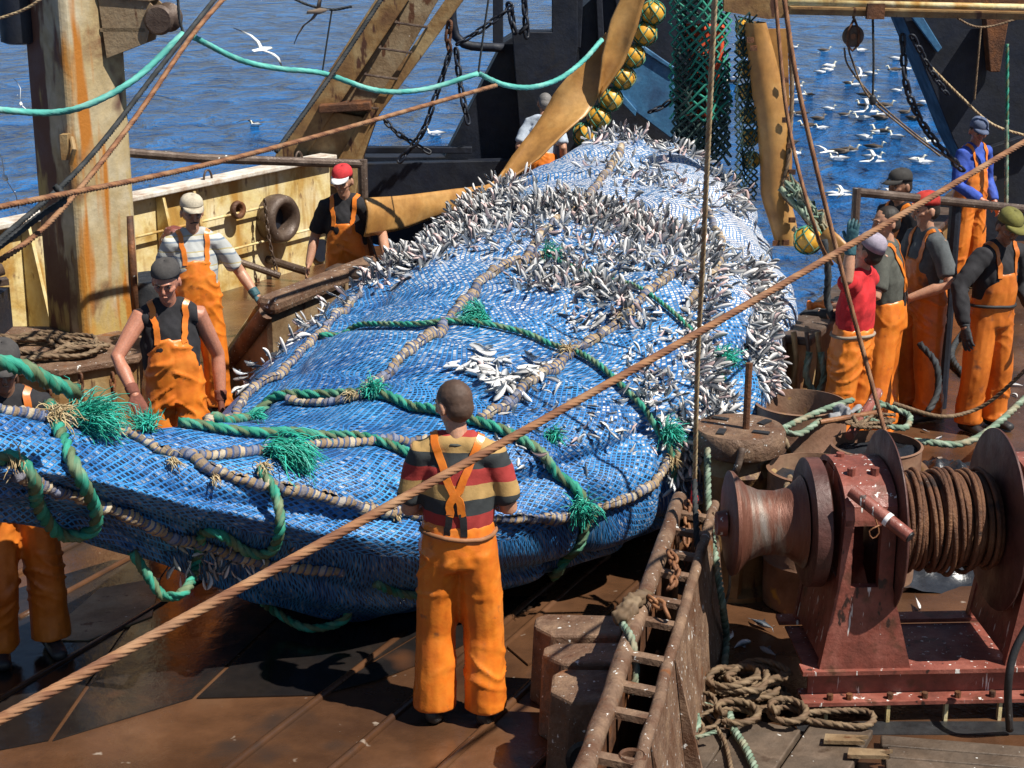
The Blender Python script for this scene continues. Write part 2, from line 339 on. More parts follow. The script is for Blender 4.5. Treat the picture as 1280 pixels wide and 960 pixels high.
# ================================================================ THE SETTING
# ---- sea
def seamat():
    m = bpy.data.materials.new('sea_water'); m.use_nodes = True; n = m.node_tree.nodes; l = m.node_tree.links; bs = n['Principled BSDF']
    bs.inputs['Roughness'].default_value = .10; bs.inputs['IOR'].default_value = 1.33; bs.inputs['Specular IOR Level'].default_value = .17
    g = n.new('ShaderNodeNewGeometry'); mp = n.new('ShaderNodeMapping'); l.new(g.outputs['Position'], mp.inputs[0]); mp.inputs['Rotation'].default_value = (0, 0, R(12)); mp.inputs['Scale'].default_value = (1.0, .62, 1)
    def nz(s, d, dist=0):
        t = n.new('ShaderNodeTexNoise'); t.inputs['Scale'].default_value = s; t.inputs['Detail'].default_value = d; t.inputs['Distortion'].default_value = dist
        t.inputs['Roughness'].default_value = .6; l.new(mp.outputs[0], t.inputs['Vector']); return t
    a, b, c = nz(.22, 4, .3), nz(.75, 6, .8), nz(2.8, 5)
    def mul(o, k):
        q = n.new('ShaderNodeMath'); q.operation = 'MULTIPLY'; l.new(o, q.inputs[0]); q.inputs[1].default_value = k; return q.outputs[0]
    def add(p, q_):
        q = n.new('ShaderNodeMath'); q.operation = 'ADD'; l.new(p, q.inputs[0]); l.new(q_, q.inputs[1]); return q.outputs[0]
    h = add(add(mul(a.outputs[0], 1.3), mul(b.outputs[0], 1.35)), mul(c.outputs[0], .42))
    bp = n.new('ShaderNodeBump'); bp.inputs['Strength'].default_value = 1; bp.inputs['Distance'].default_value = .75; l.new(h, bp.inputs['Height']); l.new(bp.outputs[0], bs.inputs['Normal'])
    cr = n.new('ShaderNodeValToRGB'); l.new(b.outputs[0], cr.inputs[0]); e = cr.color_ramp.elements
    e[0].position = .38; e[0].color = (.003, .042, .15, 1); e[1].position = .66; e[1].color = (.013, .155, .46, 1)
    l.new(cr.outputs[0], bs.inputs['Base Color'])
    return m
s = MB(); s.add([(-2500, -200, -3.2), (2500, -200, -3.2), (2500, 5000, -3.2), (-2500, 5000, -3.2)], [(0, 1, 2, 3)])
s.build('sea', seamat(), kind='structure')

# ---- deck. The slipway runs along DIR between two coamings
DIR = Vector((.42, .907, 0)).normalized(); PER = Vector((DIR.y, -DIR.x, 0))
LA = Vector((-1.95, 12.9, 0)); RA = Vector((2.30, 12.5, 0))
def LL(k, z=0): return LA+DIR*k+Vector((0, 0, z))
def RR(k, z=0): return RA+DIR*k+Vector((0, 0, z))
dk = MB()
poly = [(-9, -3), (9, -3), (9, 12), (12, 22), RR(9)[:2], RR(2.5)[:2], LL(4.6)[:2], LL(8.6)[:2], (-2.0, 19.6), (-6.2, 12.4), (-9, 9)]
dk.prism([(p[0], p[1], 0) for p in poly], (0, 0, -.12))
dk.build('deck', M['deck'], kind='structure')
# ramp
rp = MB(); a0, a1, b0, b1 = LL(4.6), RR(2.5), LL(12, -3.6), RR(10, -3.6)
rp.prism([a0, a1, b1, b0], (0, 0, -.1)); rp.build('stern_ramp', M['rust'], kind='structure')
# hull skirts below the deck edges
h = MB()
for p, q in ((RR(2.5), RR(9)), (LL(4.6), LL(8.6)), (LL(8.6), Vector((-2.0, 19.6, 0))), (Vector((-2.0, 19.6, 0)), Vector((-6.2, 12.4, 0)))):
    h.prism([p+Vector((0, 0, -.125)), q+Vector((0, 0, -.125)), q+Vector((0, 0, -3.8)), p+Vector((0, 0, -3.8))], (.02, .02, 0))
h.build('hull', M['rust'], kind='structure')
# weld battens and plates on the working deck
D2 = Vector((.44, .898, 0)).normalized()
def batten(x, y, k0, k1, wd=.05, ht=.022):
    a = P(x, y, z=0); mb = MB(); pts = []
    n = 14
    for i in range(n+1):
        q = a+D2*(k0+(k1-k0)*i/n)
        pts.append(q+Vector((noise.noise(q*2)*.012, 0, .0)))
    mb.tube([p+Vector((0, 0, ht*.2)) for p in pts], wd*.45, n=8)
    return mb
bt = MB()
for (x, y, k0, k1) in ((420, 958, -2, 3.2), (290, 958, -2, 1.7), (565, 950, -2, 3.4), (60, 840, -1, 4), (160, 700, -1, 3), (-60, 760, -1, 5), (690, 940, -1, .4), (640, 800, -.2, 1.4)):
    m_ = batten(x, y, k0, k1); bt.add(m_.v, m_.f)
bt.build('weld_seams', M['deck'], smooth=True, kind='structure')
def plate(pts, z, mt, name='deck_plate', h=.012):
    mb = MB(); mb.prism([P(x, y, z=z) for x, y in pts], (0, 0, -h)); return mb.build(name, mt, kind='structure')
M['wet_shadow'] = mat('wet_shadowed_plate', [(.3, (.008, .008, .009)), (.55, (.018, .014, .012)), (.75, (.05, .028, .016))], 1.7, (.03, .30), 0, .2, 7, spec=.7, spots=[(rust_md, 1.1, .62, (1, 1, 1), .12)])  # wet gloss, with near-black colour painted in as the net's shadow
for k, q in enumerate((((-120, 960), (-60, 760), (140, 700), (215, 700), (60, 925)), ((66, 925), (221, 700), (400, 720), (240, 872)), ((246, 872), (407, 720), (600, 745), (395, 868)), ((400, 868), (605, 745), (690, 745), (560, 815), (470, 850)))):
    plate(q, .008+.001*k, M['wet_shadow'], 'deck_shadow_sheet', .007)  # thin sheets following the shadow cast on the deck by net and man
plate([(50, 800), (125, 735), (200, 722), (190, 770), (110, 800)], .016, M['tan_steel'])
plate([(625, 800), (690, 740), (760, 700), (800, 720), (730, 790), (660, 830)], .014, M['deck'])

M['cap_paint'] = mat('worn_white_rail_paint', [(.3, (.35, .22, .14)), (.5, (.60, .54, .46)), (.7, (.74, .70, .64))], 5, (.5, .8), 0, .3, 30)
# ---- port bulwark
bulw = empty('bulwark', (0, 0, 0), label='rust stained cream steel bulwark with ribs along the far side of the deck', cat='bulwark')
B0, B1 = Vector((-6.2, 12.35, 0)), Vector((-2.05, 18.9, 0)); BD = (B1-B0).normalized(); BN = Vector((BD.y, -BD.x, 0))
H = 1.18
def BP(k, z, off=0): return B0+BD*k+BN*off+Vector((0, 0, z))
BL = (B1-B0).length
mb = MB(); mb.beam(BP(0, H/2, -.04), BP(BL, H/2, -.04), .05, H)
mb.build('wall', M['cream'], bulw)
mb = MB(); mb.beam(BP(0, H+.02, -.02), BP(BL, H+.02, -.02), .24, .05); mb.build('cap_rail', M['cap_paint'], bulw, bevel=.01)
def kat(x, y, z):      # distance along the bulwark where a photo column crosses it
    p = P(x, y, z=z); return (p-B0).dot(BD)
for x, y in ((12, 300), (172, 262), (275, 262), (225, 262)):
    k = kat(x, y, 1.0)
    if x == 225: continue
    mb = MB(); mb.prism([BP(k, .0, 0), BP(k, .0, .34), BP(k, H-.03, .09), BP(k, H-.03, 0)], BD*.035); mb.build('rib', M['cream'], bulw)
for z in (.45, .82):
    mb = MB(); mb.tube([BP(kat(158, 300, z), z, .07), BP(kat(352, 260, z), z, .07)], .014); mb.build('hand_bar', M['cream'], bulw, smooth=True)
for x, y in ((200, 222), (305, 198)):
    k = kat(x, y, H); mb = MB(); mb.tube([BP(k, H+.04, 0)+BD*(.06*math.cos(a))+Vector((0, 0, .10*math.sin(a))) for a in [math.pi*i/8 for i in range(9)]], .012)
    mb.build('ring', M['pipe'], bulw, smooth=True)
# round fairlead with liner
k = kat(303, 272, .62)
fl = MB(); c = BP(k, .66, .10)
prof = [(.13, -.12), (.135, .02), (.17, .09), (.22, .11), (.26, .06), (.27, -.03), (.25, -.12)]
fl.lathe(c, prof, axis=BN, n=32, cap=False); fl.build('fairlead', M['pipe'], bulw, smooth=True)
fd = MB(); fd.lathe(c, [(.128, -.06), (.001, -.058)], axis=BN, n=24, cap=False); fd.build('opening', M['black_steel'], bulw)
k2 = kat(335, 310, .1)
fd = MB(); fd.lathe(BP(k2, .16, .004), [(.13, 0), (.13, .02), (.001, .022)], axis=BN, n=24); fd.build('scupper', M['black_steel'], bulw)
ch = MB(); chain_mb([BP(k-.30, .92, .16), BP(k-.30, .5, .2), BP(k-.24, .1, .24)], .08, .055, .010, ch)
tag(ch.build('chain', M['pipe'], smooth=True), 'short dark chain hanging beside the round fairlead of the bulwark', 'chain')
k = kat(210, 258, .8); tr = MB(); tr.lathe(BP(k, .86, .06), [(.05, 0), (.05, .05), (.09, .07), (.10, .02), (.09, 0)], axis=BN, n=20); tr.build('small_fairlead', M['rust'], bulw, smooth=True)
# vertical conduit bundle where bulwark meets gantry
for i, x in enumerate((352, 360, 367, 374, 382)):
    mb = MB(); q = P(x, 318, z=0.05); q2 = P(x+1+i*1.2, 200, Y=q.y+.02)
    mid = q.lerp(q2, .35)+Vector((.01*i, -.05, 0))
    mb.tube(spline([q+Vector((-.03, -.1, 0)), q+Vector((.0, -.06, .12)), mid, q2, q2+Vector((.12, .02, .16))], .05), .018+.004*(i % 2), n=8)
    mb.build('conduit', M['cream'], bulw, smooth=True)

# ---- low coaming of the slipway (left) with its end brace
co = empty('coaming', LL(0), label='low tan steel coaming wall with pipe rail left of the net', cat='coaming')
inv = Matrix.Translation(-LL(0))
def T0(mb, base):
    mb.v = [v-base for v in mb.v]; return mb
cz = .93
mb = MB(); mb.beam(LL(.05, cz/2-.03), LL(1.95, cz/2-.03), .05, cz-.06); T0(mb, LL(0)).build('wall', M['tan_steel'], co)
mb = MB(); mb.beam(LL(.0, cz), LL(1.75, cz), .19, .15); T0(mb, LL(0)).build('rail', M['rust_lit'], co, bevel=.05)
mb = MB(); mb.prism([LL(.05, cz-.06), LL(.05, .0), P(262, 490, z=.04), P(276, 478, z=.12)], (.0, .03, 0)); T0(mb, LL(0)).build('gusset', M['tan_steel'], co)
mb = MB(); mb.tube([LL(.02, cz-.05), P(268, 478, z=.12), P(245, 492, z=.06)], .065, n=12); T0(mb, LL(0)).build('brace', M['rust_lit'], co, smooth='auto')
mb = MB(); mb.tube([LL(.15, cz-.05)+Vector((-.14, .0, 0)), P(277, 452, z=.05)], .026, n=8); T0(mb, LL(0)).build('stay', M['cream'], co, smooth=True)
mb = MB(); mb.box(LL(1.12, cz/2)+PER*.045, (.09, .05, cz-.08), rz=-math.atan2(DIR.x, DIR.y)); T0(mb, LL(0)).build('stiffener', M['tan_steel'], co)
# square post with a hole, and the dark channel behind
pc = P(437, 333, z=1.0); pc.z = 0
post = empty('mooring_post', pc, label='blunt brown steel post with a hole beside the net', cat='post')
mb = MB(); mb.box((0, 0, .5), (.40, .26, 1.0), rz=-.3); mb.build('block', M['pipe'], post, bevel=.05, smooth=False)
mb = MB(); mb.lathe((.1, -.145, .66), [(.05, 0), (.05, .012), (.02, .013)], axis=(-.2, -1, 0), n=16); mb.build('hole', M['black'], post)
cp = P(443, 330, Y=14.6); ch_ = MB(); b = Vector((cp.x, 14.62, 0))
ch_.prism([b+Vector((-.11, 0, .2)), b+Vector((-.16, 0, 1.0)), b+Vector((-.1, .0, 1.25)), b+Vector((-.08, 0, 1.25)), b+Vector((-.07, 0, .2))], (0, .14, 0))
ch_.prism([b+Vector((.10, 0, .2)), b+Vector((.07, 0, 1.25)), b+Vector((.10, .0, 1.25)), b+Vector((.2, 0, .9)), b+Vector((.22, 0, .2))], (0, .14, 0))
ch_.box(b+Vector((0, .14, .62)), (.3, .03, 1.1)); ch_.build('steel_channel', M['rust'], label='dark upright steel channel under the free end of the hide flap', cat='channel')
# right coaming with end face
rc = empty('coaming', RR(0), label='low rusty coaming wall with yellow inner face right of the net', cat='coaming')
mb = MB(); mb.beam(RR(-.5, .43), RR(7.5, .43), .08, .86); T0(mb, RR(0)).build('wall', M['gold_steel'], rc)
mb = MB(); mb.beam(RR(-.55, .89), RR(7.5, .89), .30, .06); T0(mb, RR(0)).build('cap_rail', M['pipe'], rc, bevel=.015)
for i in range(5):
    mb = MB(); mb.beam(RR(-.4+.35*i, .0)-PER*.09, RR(-.4+.35*i, .84)-PER*.10, .05, .12); T0(mb, RR(0)).build('rib', M['gold_steel'], rc)

# ---- pale riveted column with bracket
colb = Vector((-3.52, 13.75, 0))
cl = empty('derrick_column', colb, rz=R(-3), label='tall rust streaked grey and cream square column', cat='column')
mb = MB(); S_ = .515; q = []
for ang in (0, 90, 180, 270):
    for da in (-5, 5):
        a = R(ang-75-9+da); q.append(Vector((math.cos(a)*S_*.74, math.sin(a)*S_*.74, .3)))
mb.prism(q, (0, 0, 5.6)); o = mb.build('shaft', M['column'], cl, bevel=.02)
mb = MB(); mb.prism([(.26, -.16, 3.28), (.62, -.16, 3.28), (.70, -.16, 3.20), (.62, -.16, 2.92), (.30, -.16, 2.80)], (0, .04, 0))
mb.prism([(.26, .12, 3.28), (.62, .12, 3.28), (.70, .12, 3.20), (.62, .12, 2.92), (.30, .12, 2.80)], (0, .04, 0))
mb.beam((.26, 0, 3.29), (.68, 0, 3.26), .36, .03); mb.beam((.26, 0, 3.02), (.62, 0, 3.02), .32, .03)
mb.build('bracket', M['tan_steel'], cl)
mb = MB(); mb.lathe((.74, -.2, 3.10), [(.10, 0), (.12, .03), (.06, .1), (.06, .26), (.12, .33), (.10, .36)], axis=(0, 1, 0), n=20); mb.build('sheave', M['pipe'], cl, smooth='auto')
mb = MB(); mb.lathe((-.42, -.05, 3.26), [(.11, -.36), (.16, -.34), (.16, .3), (.11, .32)], axis=(0, 0, 1), n=20); mb.build('lamp_housing', M['black_steel'], cl, smooth='auto')
for z, rr in ((.55, .05), (1.1, .04)):
    mb = MB(); mb.tube([(.36, -.02, .5), (.37, -.05, 1.0), (.36, -.02, 1.5)], .03); mb.build('conduit', M['rust'], cl, smooth=True); break
mb = MB(); mb.box((.0, -.42, 2.13), (.06, .1, .2)); mb.tube([(.05, -.42, 2.2), (.09, -.5, 2.12), (.04, -.47, 2.0)], .02); mb.build('cleat', M['gold_steel'], cl)
# platform with coils round its foot
pf = empty('column_platform', Vector((-3.85, 13.05, 0)), label='low octagonal steel platform heaped with old rope at the column foot', cat='platform')
oc = [Vector((math.cos(R(22.5+45*i))*.98, math.sin(R(22.5+45*i))*.72, 0)) for i in range(8)]
mb = MB(); mb.prism([p*.93 for p in oc], (0, 0, .5)); mb.build('body', M['gold_steel'], pf)
mb = MB(); mb.prism([p+Vector((0, 0, .5)) for p in oc], (0, 0, .06)); mb.build('top', M['rust_lit'], pf, bevel=.012)
for i in range(5):
    mb = MB(); a = Vector((-.2+.24*i, -.69+.03*i, .5)); chain_mb([a, a+Vector((.0, -.03, -.3))], .09, .06, .012, mb)
    tag(mb.build('chain', M['rust'], smooth=True, loc=pf.location), 'short rusty chain hanging from the rim of the octagonal platform', 'chain', 'chains on the platform rim')
for i in range(4):
    pts = []
    for j in range(60):
        a = j*.33; rr = .36+.10*math.sin(j*.9+i)+.04*i
        pts.append(Vector((-3.95+math.cos(a+i)*rr*1.5, 12.85+math.sin(a+i)*rr*.75, .60+.02*i+.02*math.sin(j*1.7))))
    mb = rope_mb(pts, .022, step=.04)
    if i < 2: tag(mb.build('old_rope', M['rope_brown'], smooth=True), 'old brown rope coiled on the octagonal platform', 'rope', 'rope coils on the platform')
# dark drum behind the column, pipes lying on deck, dark clutter left of the column
b = P(190, 400, z=0); b = Vector((-3.05, 14.0, 0))
mb = MB(); mb.lathe((0, 0, 0), [(.27, 0), (.29, .05), (.29, .86), (.25, .92), (.02, .92)], n=24); mb.build('drum', M['black'], loc=b, smooth='auto', label='dark upright drum behind the man with the grey cap', cat='drum')
for (x0, y0, x1, y1, r_) in ((262, 302, 385, 340, .045), (270, 317, 350, 345, .038), (160, 304, 262, 302, .045), (160, 313, 245, 310, .04)):
    a, b = P(x0, y0, z=.35), P(x1, y1, z=.12)
    if y1 <= y0: b = P(x1, y1, z=.35)
    mb = MB(); mb.tube([a, b], r_, n=10); mb.build('pipe', M['pipe'], smooth='auto', label='brown steel pipe lying slanted between bulwark and coaming', cat='pipe', group='loose pipes by the bulwark')
# red pump by bulwark
b = P(200, 320, z=.0); b = Vector((-3.25, 15.9, 0)); rpump = empty('deck_pump', b, label='small red painted pump by the cream bulwark', cat='pump')
mb = MB(); mb.lathe((0, 0, .55), [(.14, 0), (.16, .05), (.15, .3), (.08, .42), (.02, .44)], n=16); mb.build('body', M['winch_red'], rpump, smooth='auto')
mb = MB(); mb.box((0, 0, .28), (.22, .22, .55)); mb.build('pedestal', M['rust'], rpump)
mb = MB(); mb.tube([(0, 0, .8), (.2, -.1, .85), (.28, -.12, .6)], .05); mb.build('outlet', M['winch_red'], rpump, smooth=True)
lt = empty('deck_locker', (-4.65, 13.3, 0), label='dark rusty locker left of the column', cat='locker')
mb = MB(); mb.box((0, 0, .45), (.9, .8, .9)); mb.build('box', M['black_steel'], lt); mb = MB(); mb.beam((-.5, -.3, .95), (.5, .2, 1.0), .12, .05); mb.build('lid_bar', M['pipe'], lt)
for i, (a, b) in enumerate((((-5.2, 12.7, .9), (-4.15, 13.4, 1.12)), ((-4.5, 12.9, 1.16), (-4.15, 13.1, .95)))):
    mb = MB(); mb.tube([a, b], .05, n=8); mb.build('pipe', M['pipe'], smooth=True, label='short brown pipe stacked on the dark locker', cat='pipe', group='pipes on the locker')

# ---- hand rail at the bulwark corner
hr = empty('hand_rail', (0, 0, 0), label='dark pipe handrail running from the column to the man in the red cap', cat='handrail')
a, b, c = P(150, 190, Y=14.0), P(453, 205, Y=15.1), P(453, 262, Y=15.1)
mb = MB(); mb.tube([a, a.lerp(b, .3)+Vector((0, 0, -.02)), b], .04, n=10); mb.build('rail', M['pipe'], hr, smooth='auto')
mb = MB(); mb.tube([b+Vector((0, 0, .04)), Vector((b.x, b.y, .0))], .045, n=10); mb.build('post', M['pipe'], hr, smooth='auto')
mb = MB(); mb.box(a+Vector((-.02, 0, -.07)), (.14, .16, .22)); mb.build('bracket', M['rust'], hr)

# ---- stern gantry: inclined ladder leg, dark central gallows, right gallows
gl = empty('gantry_leg', P(390, 320, z=0), label='sloping rusty cream gantry leg with ladder rungs', cat='gantry leg')
gb = gl.location.copy()
def slab(pts, Y, depth, name, mt, parent, dy=0, bevel=.01):
    mb = MB(); mb.prism([P(x, y, Y=Y) for x, y in pts], (0, depth, 0))
    mb.v = [v-parent.location for v in mb.v]; return mb.build(name, mt, parent, bevel=bevel)
YG = 19.0
slab([(386, 310), (350, 205), (372, 168), (420, 140), (470, 150), (452, 200), (432, 310)], YG, .5, 'base_plate', M['gold_steel'], gl)
slab([(340, 202), (352, 180), (478, -14), (520, -14), (398, 170), (378, 202)], YG-.02, .12, 'side_flange', M['gold_steel'], gl)
slab([(398, 168), (520, -14), (556, -14), (455, 160)], YG+.14, .12, 'web', M['tan_steel'], gl)
slab([(425, 235), (462, 160), (590, -14), (566, -14), (445, 160), (404, 232)], YG-.04, .16, 'side_flange', M['gold_steel'], gl)
for (x, y) in ((512, 28), (492, 60), (474, 93), (450, 130)):
    a, b = P(x-18, y, Y=YG-.12), P(x+22, y+6, Y=YG-.12); mb = MB()
    mb.tube([a+Vector((0, .2, 0)), a, b, b+Vector((0, .2, 0))], .014, n=6); T0(mb, gb).build('rung', M['pipe'], gl)
slab([(398, 132), (462, 128), (464, 138), (398, 142)], YG-.2, .35, 'step', M['rust'], gl)
gg = empty('stern_gallows', P(640, 200, Y=20.5), label='big shaded blue black steel gallows behind the net bag', cat='gallows')
YB = 20.5
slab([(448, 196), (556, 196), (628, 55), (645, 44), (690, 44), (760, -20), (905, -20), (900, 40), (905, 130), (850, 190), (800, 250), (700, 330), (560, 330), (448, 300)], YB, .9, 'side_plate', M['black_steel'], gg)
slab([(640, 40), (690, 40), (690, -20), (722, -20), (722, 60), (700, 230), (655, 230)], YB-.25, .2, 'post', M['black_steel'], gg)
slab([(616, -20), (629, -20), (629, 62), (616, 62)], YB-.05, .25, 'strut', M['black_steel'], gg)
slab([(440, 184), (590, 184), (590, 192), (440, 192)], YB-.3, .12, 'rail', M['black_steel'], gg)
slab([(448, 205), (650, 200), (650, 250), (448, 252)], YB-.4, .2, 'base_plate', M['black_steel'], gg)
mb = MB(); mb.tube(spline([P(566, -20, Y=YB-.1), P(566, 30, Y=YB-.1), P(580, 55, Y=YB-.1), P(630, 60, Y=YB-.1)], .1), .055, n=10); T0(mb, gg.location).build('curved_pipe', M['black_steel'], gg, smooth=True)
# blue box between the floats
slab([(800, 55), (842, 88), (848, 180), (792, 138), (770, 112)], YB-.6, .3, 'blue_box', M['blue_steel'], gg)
slab([(806, 58), (845, 85), (845, 91), (803, 64)], YB-.64, .05, 'box_edge', M['blue_steel'], gg)
slab([(774, 112), (796, 138), (794, 146), (768, 119)], YB-.64, .05, 'box_edge', M['blue_steel'], gg)
for i in range(3):
    slab([(722+i*22, -20), (730+i*22, -20), (726+i*30, 60), (718+i*30, 60)], YB-.12, .1, 'stiffener', M['black_steel'], gg)
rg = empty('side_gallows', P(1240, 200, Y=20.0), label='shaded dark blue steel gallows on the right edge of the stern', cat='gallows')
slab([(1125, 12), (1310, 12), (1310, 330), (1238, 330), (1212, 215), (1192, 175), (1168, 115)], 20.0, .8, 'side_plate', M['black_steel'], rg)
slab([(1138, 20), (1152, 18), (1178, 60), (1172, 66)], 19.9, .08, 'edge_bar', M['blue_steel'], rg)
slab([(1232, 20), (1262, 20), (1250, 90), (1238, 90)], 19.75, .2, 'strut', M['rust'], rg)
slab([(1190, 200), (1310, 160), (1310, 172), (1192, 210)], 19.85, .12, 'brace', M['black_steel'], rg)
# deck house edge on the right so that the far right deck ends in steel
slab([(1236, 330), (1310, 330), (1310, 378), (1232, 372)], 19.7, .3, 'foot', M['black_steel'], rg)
# overhead beam
ob = empty('overhead_beam', P(1130, 8, Y=16.0), label='long rusty yellow beam crossing the top right of the view', cat='beam')
YO = 16.0
def onb(x, y, dy=0): return P(x, y, Y=YO+dy)-ob.location
mb = MB(); mb.beam(onb(985, 12), onb(1420, 22), .30, .07); mb.build('bottom_flange', M['gold_steel'], ob)
mb = MB(); mb.beam(onb(985, -8, .05), onb(1420, 2, .05), .06, .30); mb.build('web', M['rust'], ob)
mb = MB(); mb.tube([onb(985, 3, -.2), onb(1420, 12, -.2)], .03); mb.build('pipe', M['cream'], ob, smooth=True)
mb = MB(); mb.box(onb(1094, 14, -.22), (.16, .08, .14)); mb.build('shackle_block', M['rust'], ob)
mb = MB(); mb.prism([onb(905, -12), onb(985, -10), onb(985, 22), onb(960, 24), onb(905, 14)], (0, .1, 0)); mb.build('hook_plate', M['gold_steel'], ob)

# ================================================================ THE NET BAG (loft of superellipse sections)
SEC = [  # centre x, y, half width, z bottom, z top, squareness
 (-4.0, 6.1, .36, 1.38, 2.05, 2.0), (-3.2, 6.8, .36, 1.36, 1.93, 2.0), (-2.45, 7.5, .40, 1.22, 1.73, 2.0), (-1.85, 8.2, .52, .66, 1.40, 2.0),
 (-1.22, 8.95, .92, .08, 1.22, 2.1), (-.68, 9.80, 1.40, .02, 1.27, 2.6), (-.12, 10.68, 1.66, .02, 1.41, 2.8), (.27, 11.82, 1.70, .02, 1.58, 2.6), (.60, 13.05, 1.63, .02, 1.68, 2.1),
 (.85, 14.4, 1.48, .02, 1.78, 2.0), (1.10, 15.6, 1.22, .02, 1.86, 1.9), (1.24, 16.6, .88, .05, 1.78, 1.9), (1.22, 17.3, .52, .2, 1.5, 2.0), (1.25, 17.6, .12, .6, 1.1, 2.0)]
def sec(s):
    n = len(SEC)-1; s = max(0, min(n-1e-6, s)); i = int(s); t = s-i
    g = lambda k: SEC[max(0, min(n, k))]
    return [.5*((2*b)+(c-a)*t+(2*a-5*b+4*c-d)*t*t+(3*b-a-3*c+d)*t**3) for a, b, c, d in zip(g(i-1), g(i), g(i+1), g(i+2))]
SEAM_TH = [R(t) for t in (-28, 22, 78, 125, 170)]       # lengthwise seams, measured from the camera-side edge upwards
def netpt(s, th, bulge=True):
    c = sec(s); d = sec(min(s+.05, 13)); e = sec(max(s-.05, 0)); ax = Vector((d[0]-e[0], d[1]-e[1], 0)).normalized(); pr = Vector((ax.y, -ax.x, 0))
    n_ = c[5]; ct, st = math.cos(th), math.sin(th)
    cx = math.copysign(abs(ct)**(2/n_), ct); sy = math.copysign(abs(st)**(2/n_), st)
    a, zc, b = max(c[2], .02), (c[3]+c[4])/2, max((c[4]-c[3])/2, .02)
    k = 1
    if bulge:
        dm = min(abs((th-q+math.pi) % (2*math.pi)-math.pi) for q in SEAM_TH)
        k = 1-.075*math.exp(-(dm/.11)**2)
        g = (s*1.55+.3) % 1; g = min(g, 1-g); k -= .055*math.exp(-(g/.12)**2)*(1 if s > 4 else .3)
    p = Vector((c[0], c[1], zc))+pr*(a*cx*k)+Vector((0, 0, b*sy*k))
    q = noise.noise(Vector((p.x*.9, p.y*.9, p.z*.9)))*.10+noise.noise(p*2.3)*.035
    if s < 5:      # long gathered folds in the narrow part
        q += (5-s)/5*(.055*math.sin(th*9+noise.noise(p*.8)*3)+.018*math.sin(th*17+s))
    out = (pr*cx+Vector((0, 0, sy))).normalized()
    p = p+out*q*min(1, a/.5)
    if s < 6.5 and p.z < zc+.1:
        uc = 1.05*min(1, max(0, 4.9-s)/1.7)*(1 if s > 3 else .7)
        p = p-pr*(zc+.1-p.z)*uc*max(0, cx)
    if p.z < .02: p.z = .02
    return p
NS, NT = 420, 200
grid = []; u = 0; us = []
for i in range(NS+1):
    s_ = 13*i/NS
    grid.append([netpt(s_, 2*math.pi*j/NT) for j in range(NT)])
    if i: u += (Vector(sec(s_)[:2]+[0])-Vector(sec(13*(i-1)/NS)[:2]+[0])).length
    us.append(u)
nb = MB(); nv = []; nuv = []
# pixel-space description of how full of fish the cloth looks -> stored per vertex as a blend value
def toph(p):
    q = p-Vector((0, 0, CAMZ)); d = q.y*math.cos(PITCH)-q.z*math.sin(PITCH); h = q.y*math.sin(PITCH)+q.z*math.cos(PITCH)
    return 640+FPX*q.x/d, 480-FPX*h/d
for i in range(NS+1):
    acc = 0; row = grid[i]
    for j in range(NT+1):
        p = row[j % NT]
        if j: acc += (p-row[j-1]).length
        s_ = 13*i/NS; th = 360*j/NT
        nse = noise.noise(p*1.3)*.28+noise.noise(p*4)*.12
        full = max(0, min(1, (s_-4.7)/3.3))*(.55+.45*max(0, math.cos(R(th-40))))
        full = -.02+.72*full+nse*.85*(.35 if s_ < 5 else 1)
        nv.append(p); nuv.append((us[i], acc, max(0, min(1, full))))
N1 = NT+1
nb.add(nv, [(i*N1+j, i*N1+j+1, (i+1)*N1+j+1, (i+1)*N1+j) for i in range(NS) for j in range(NT)], nuv)
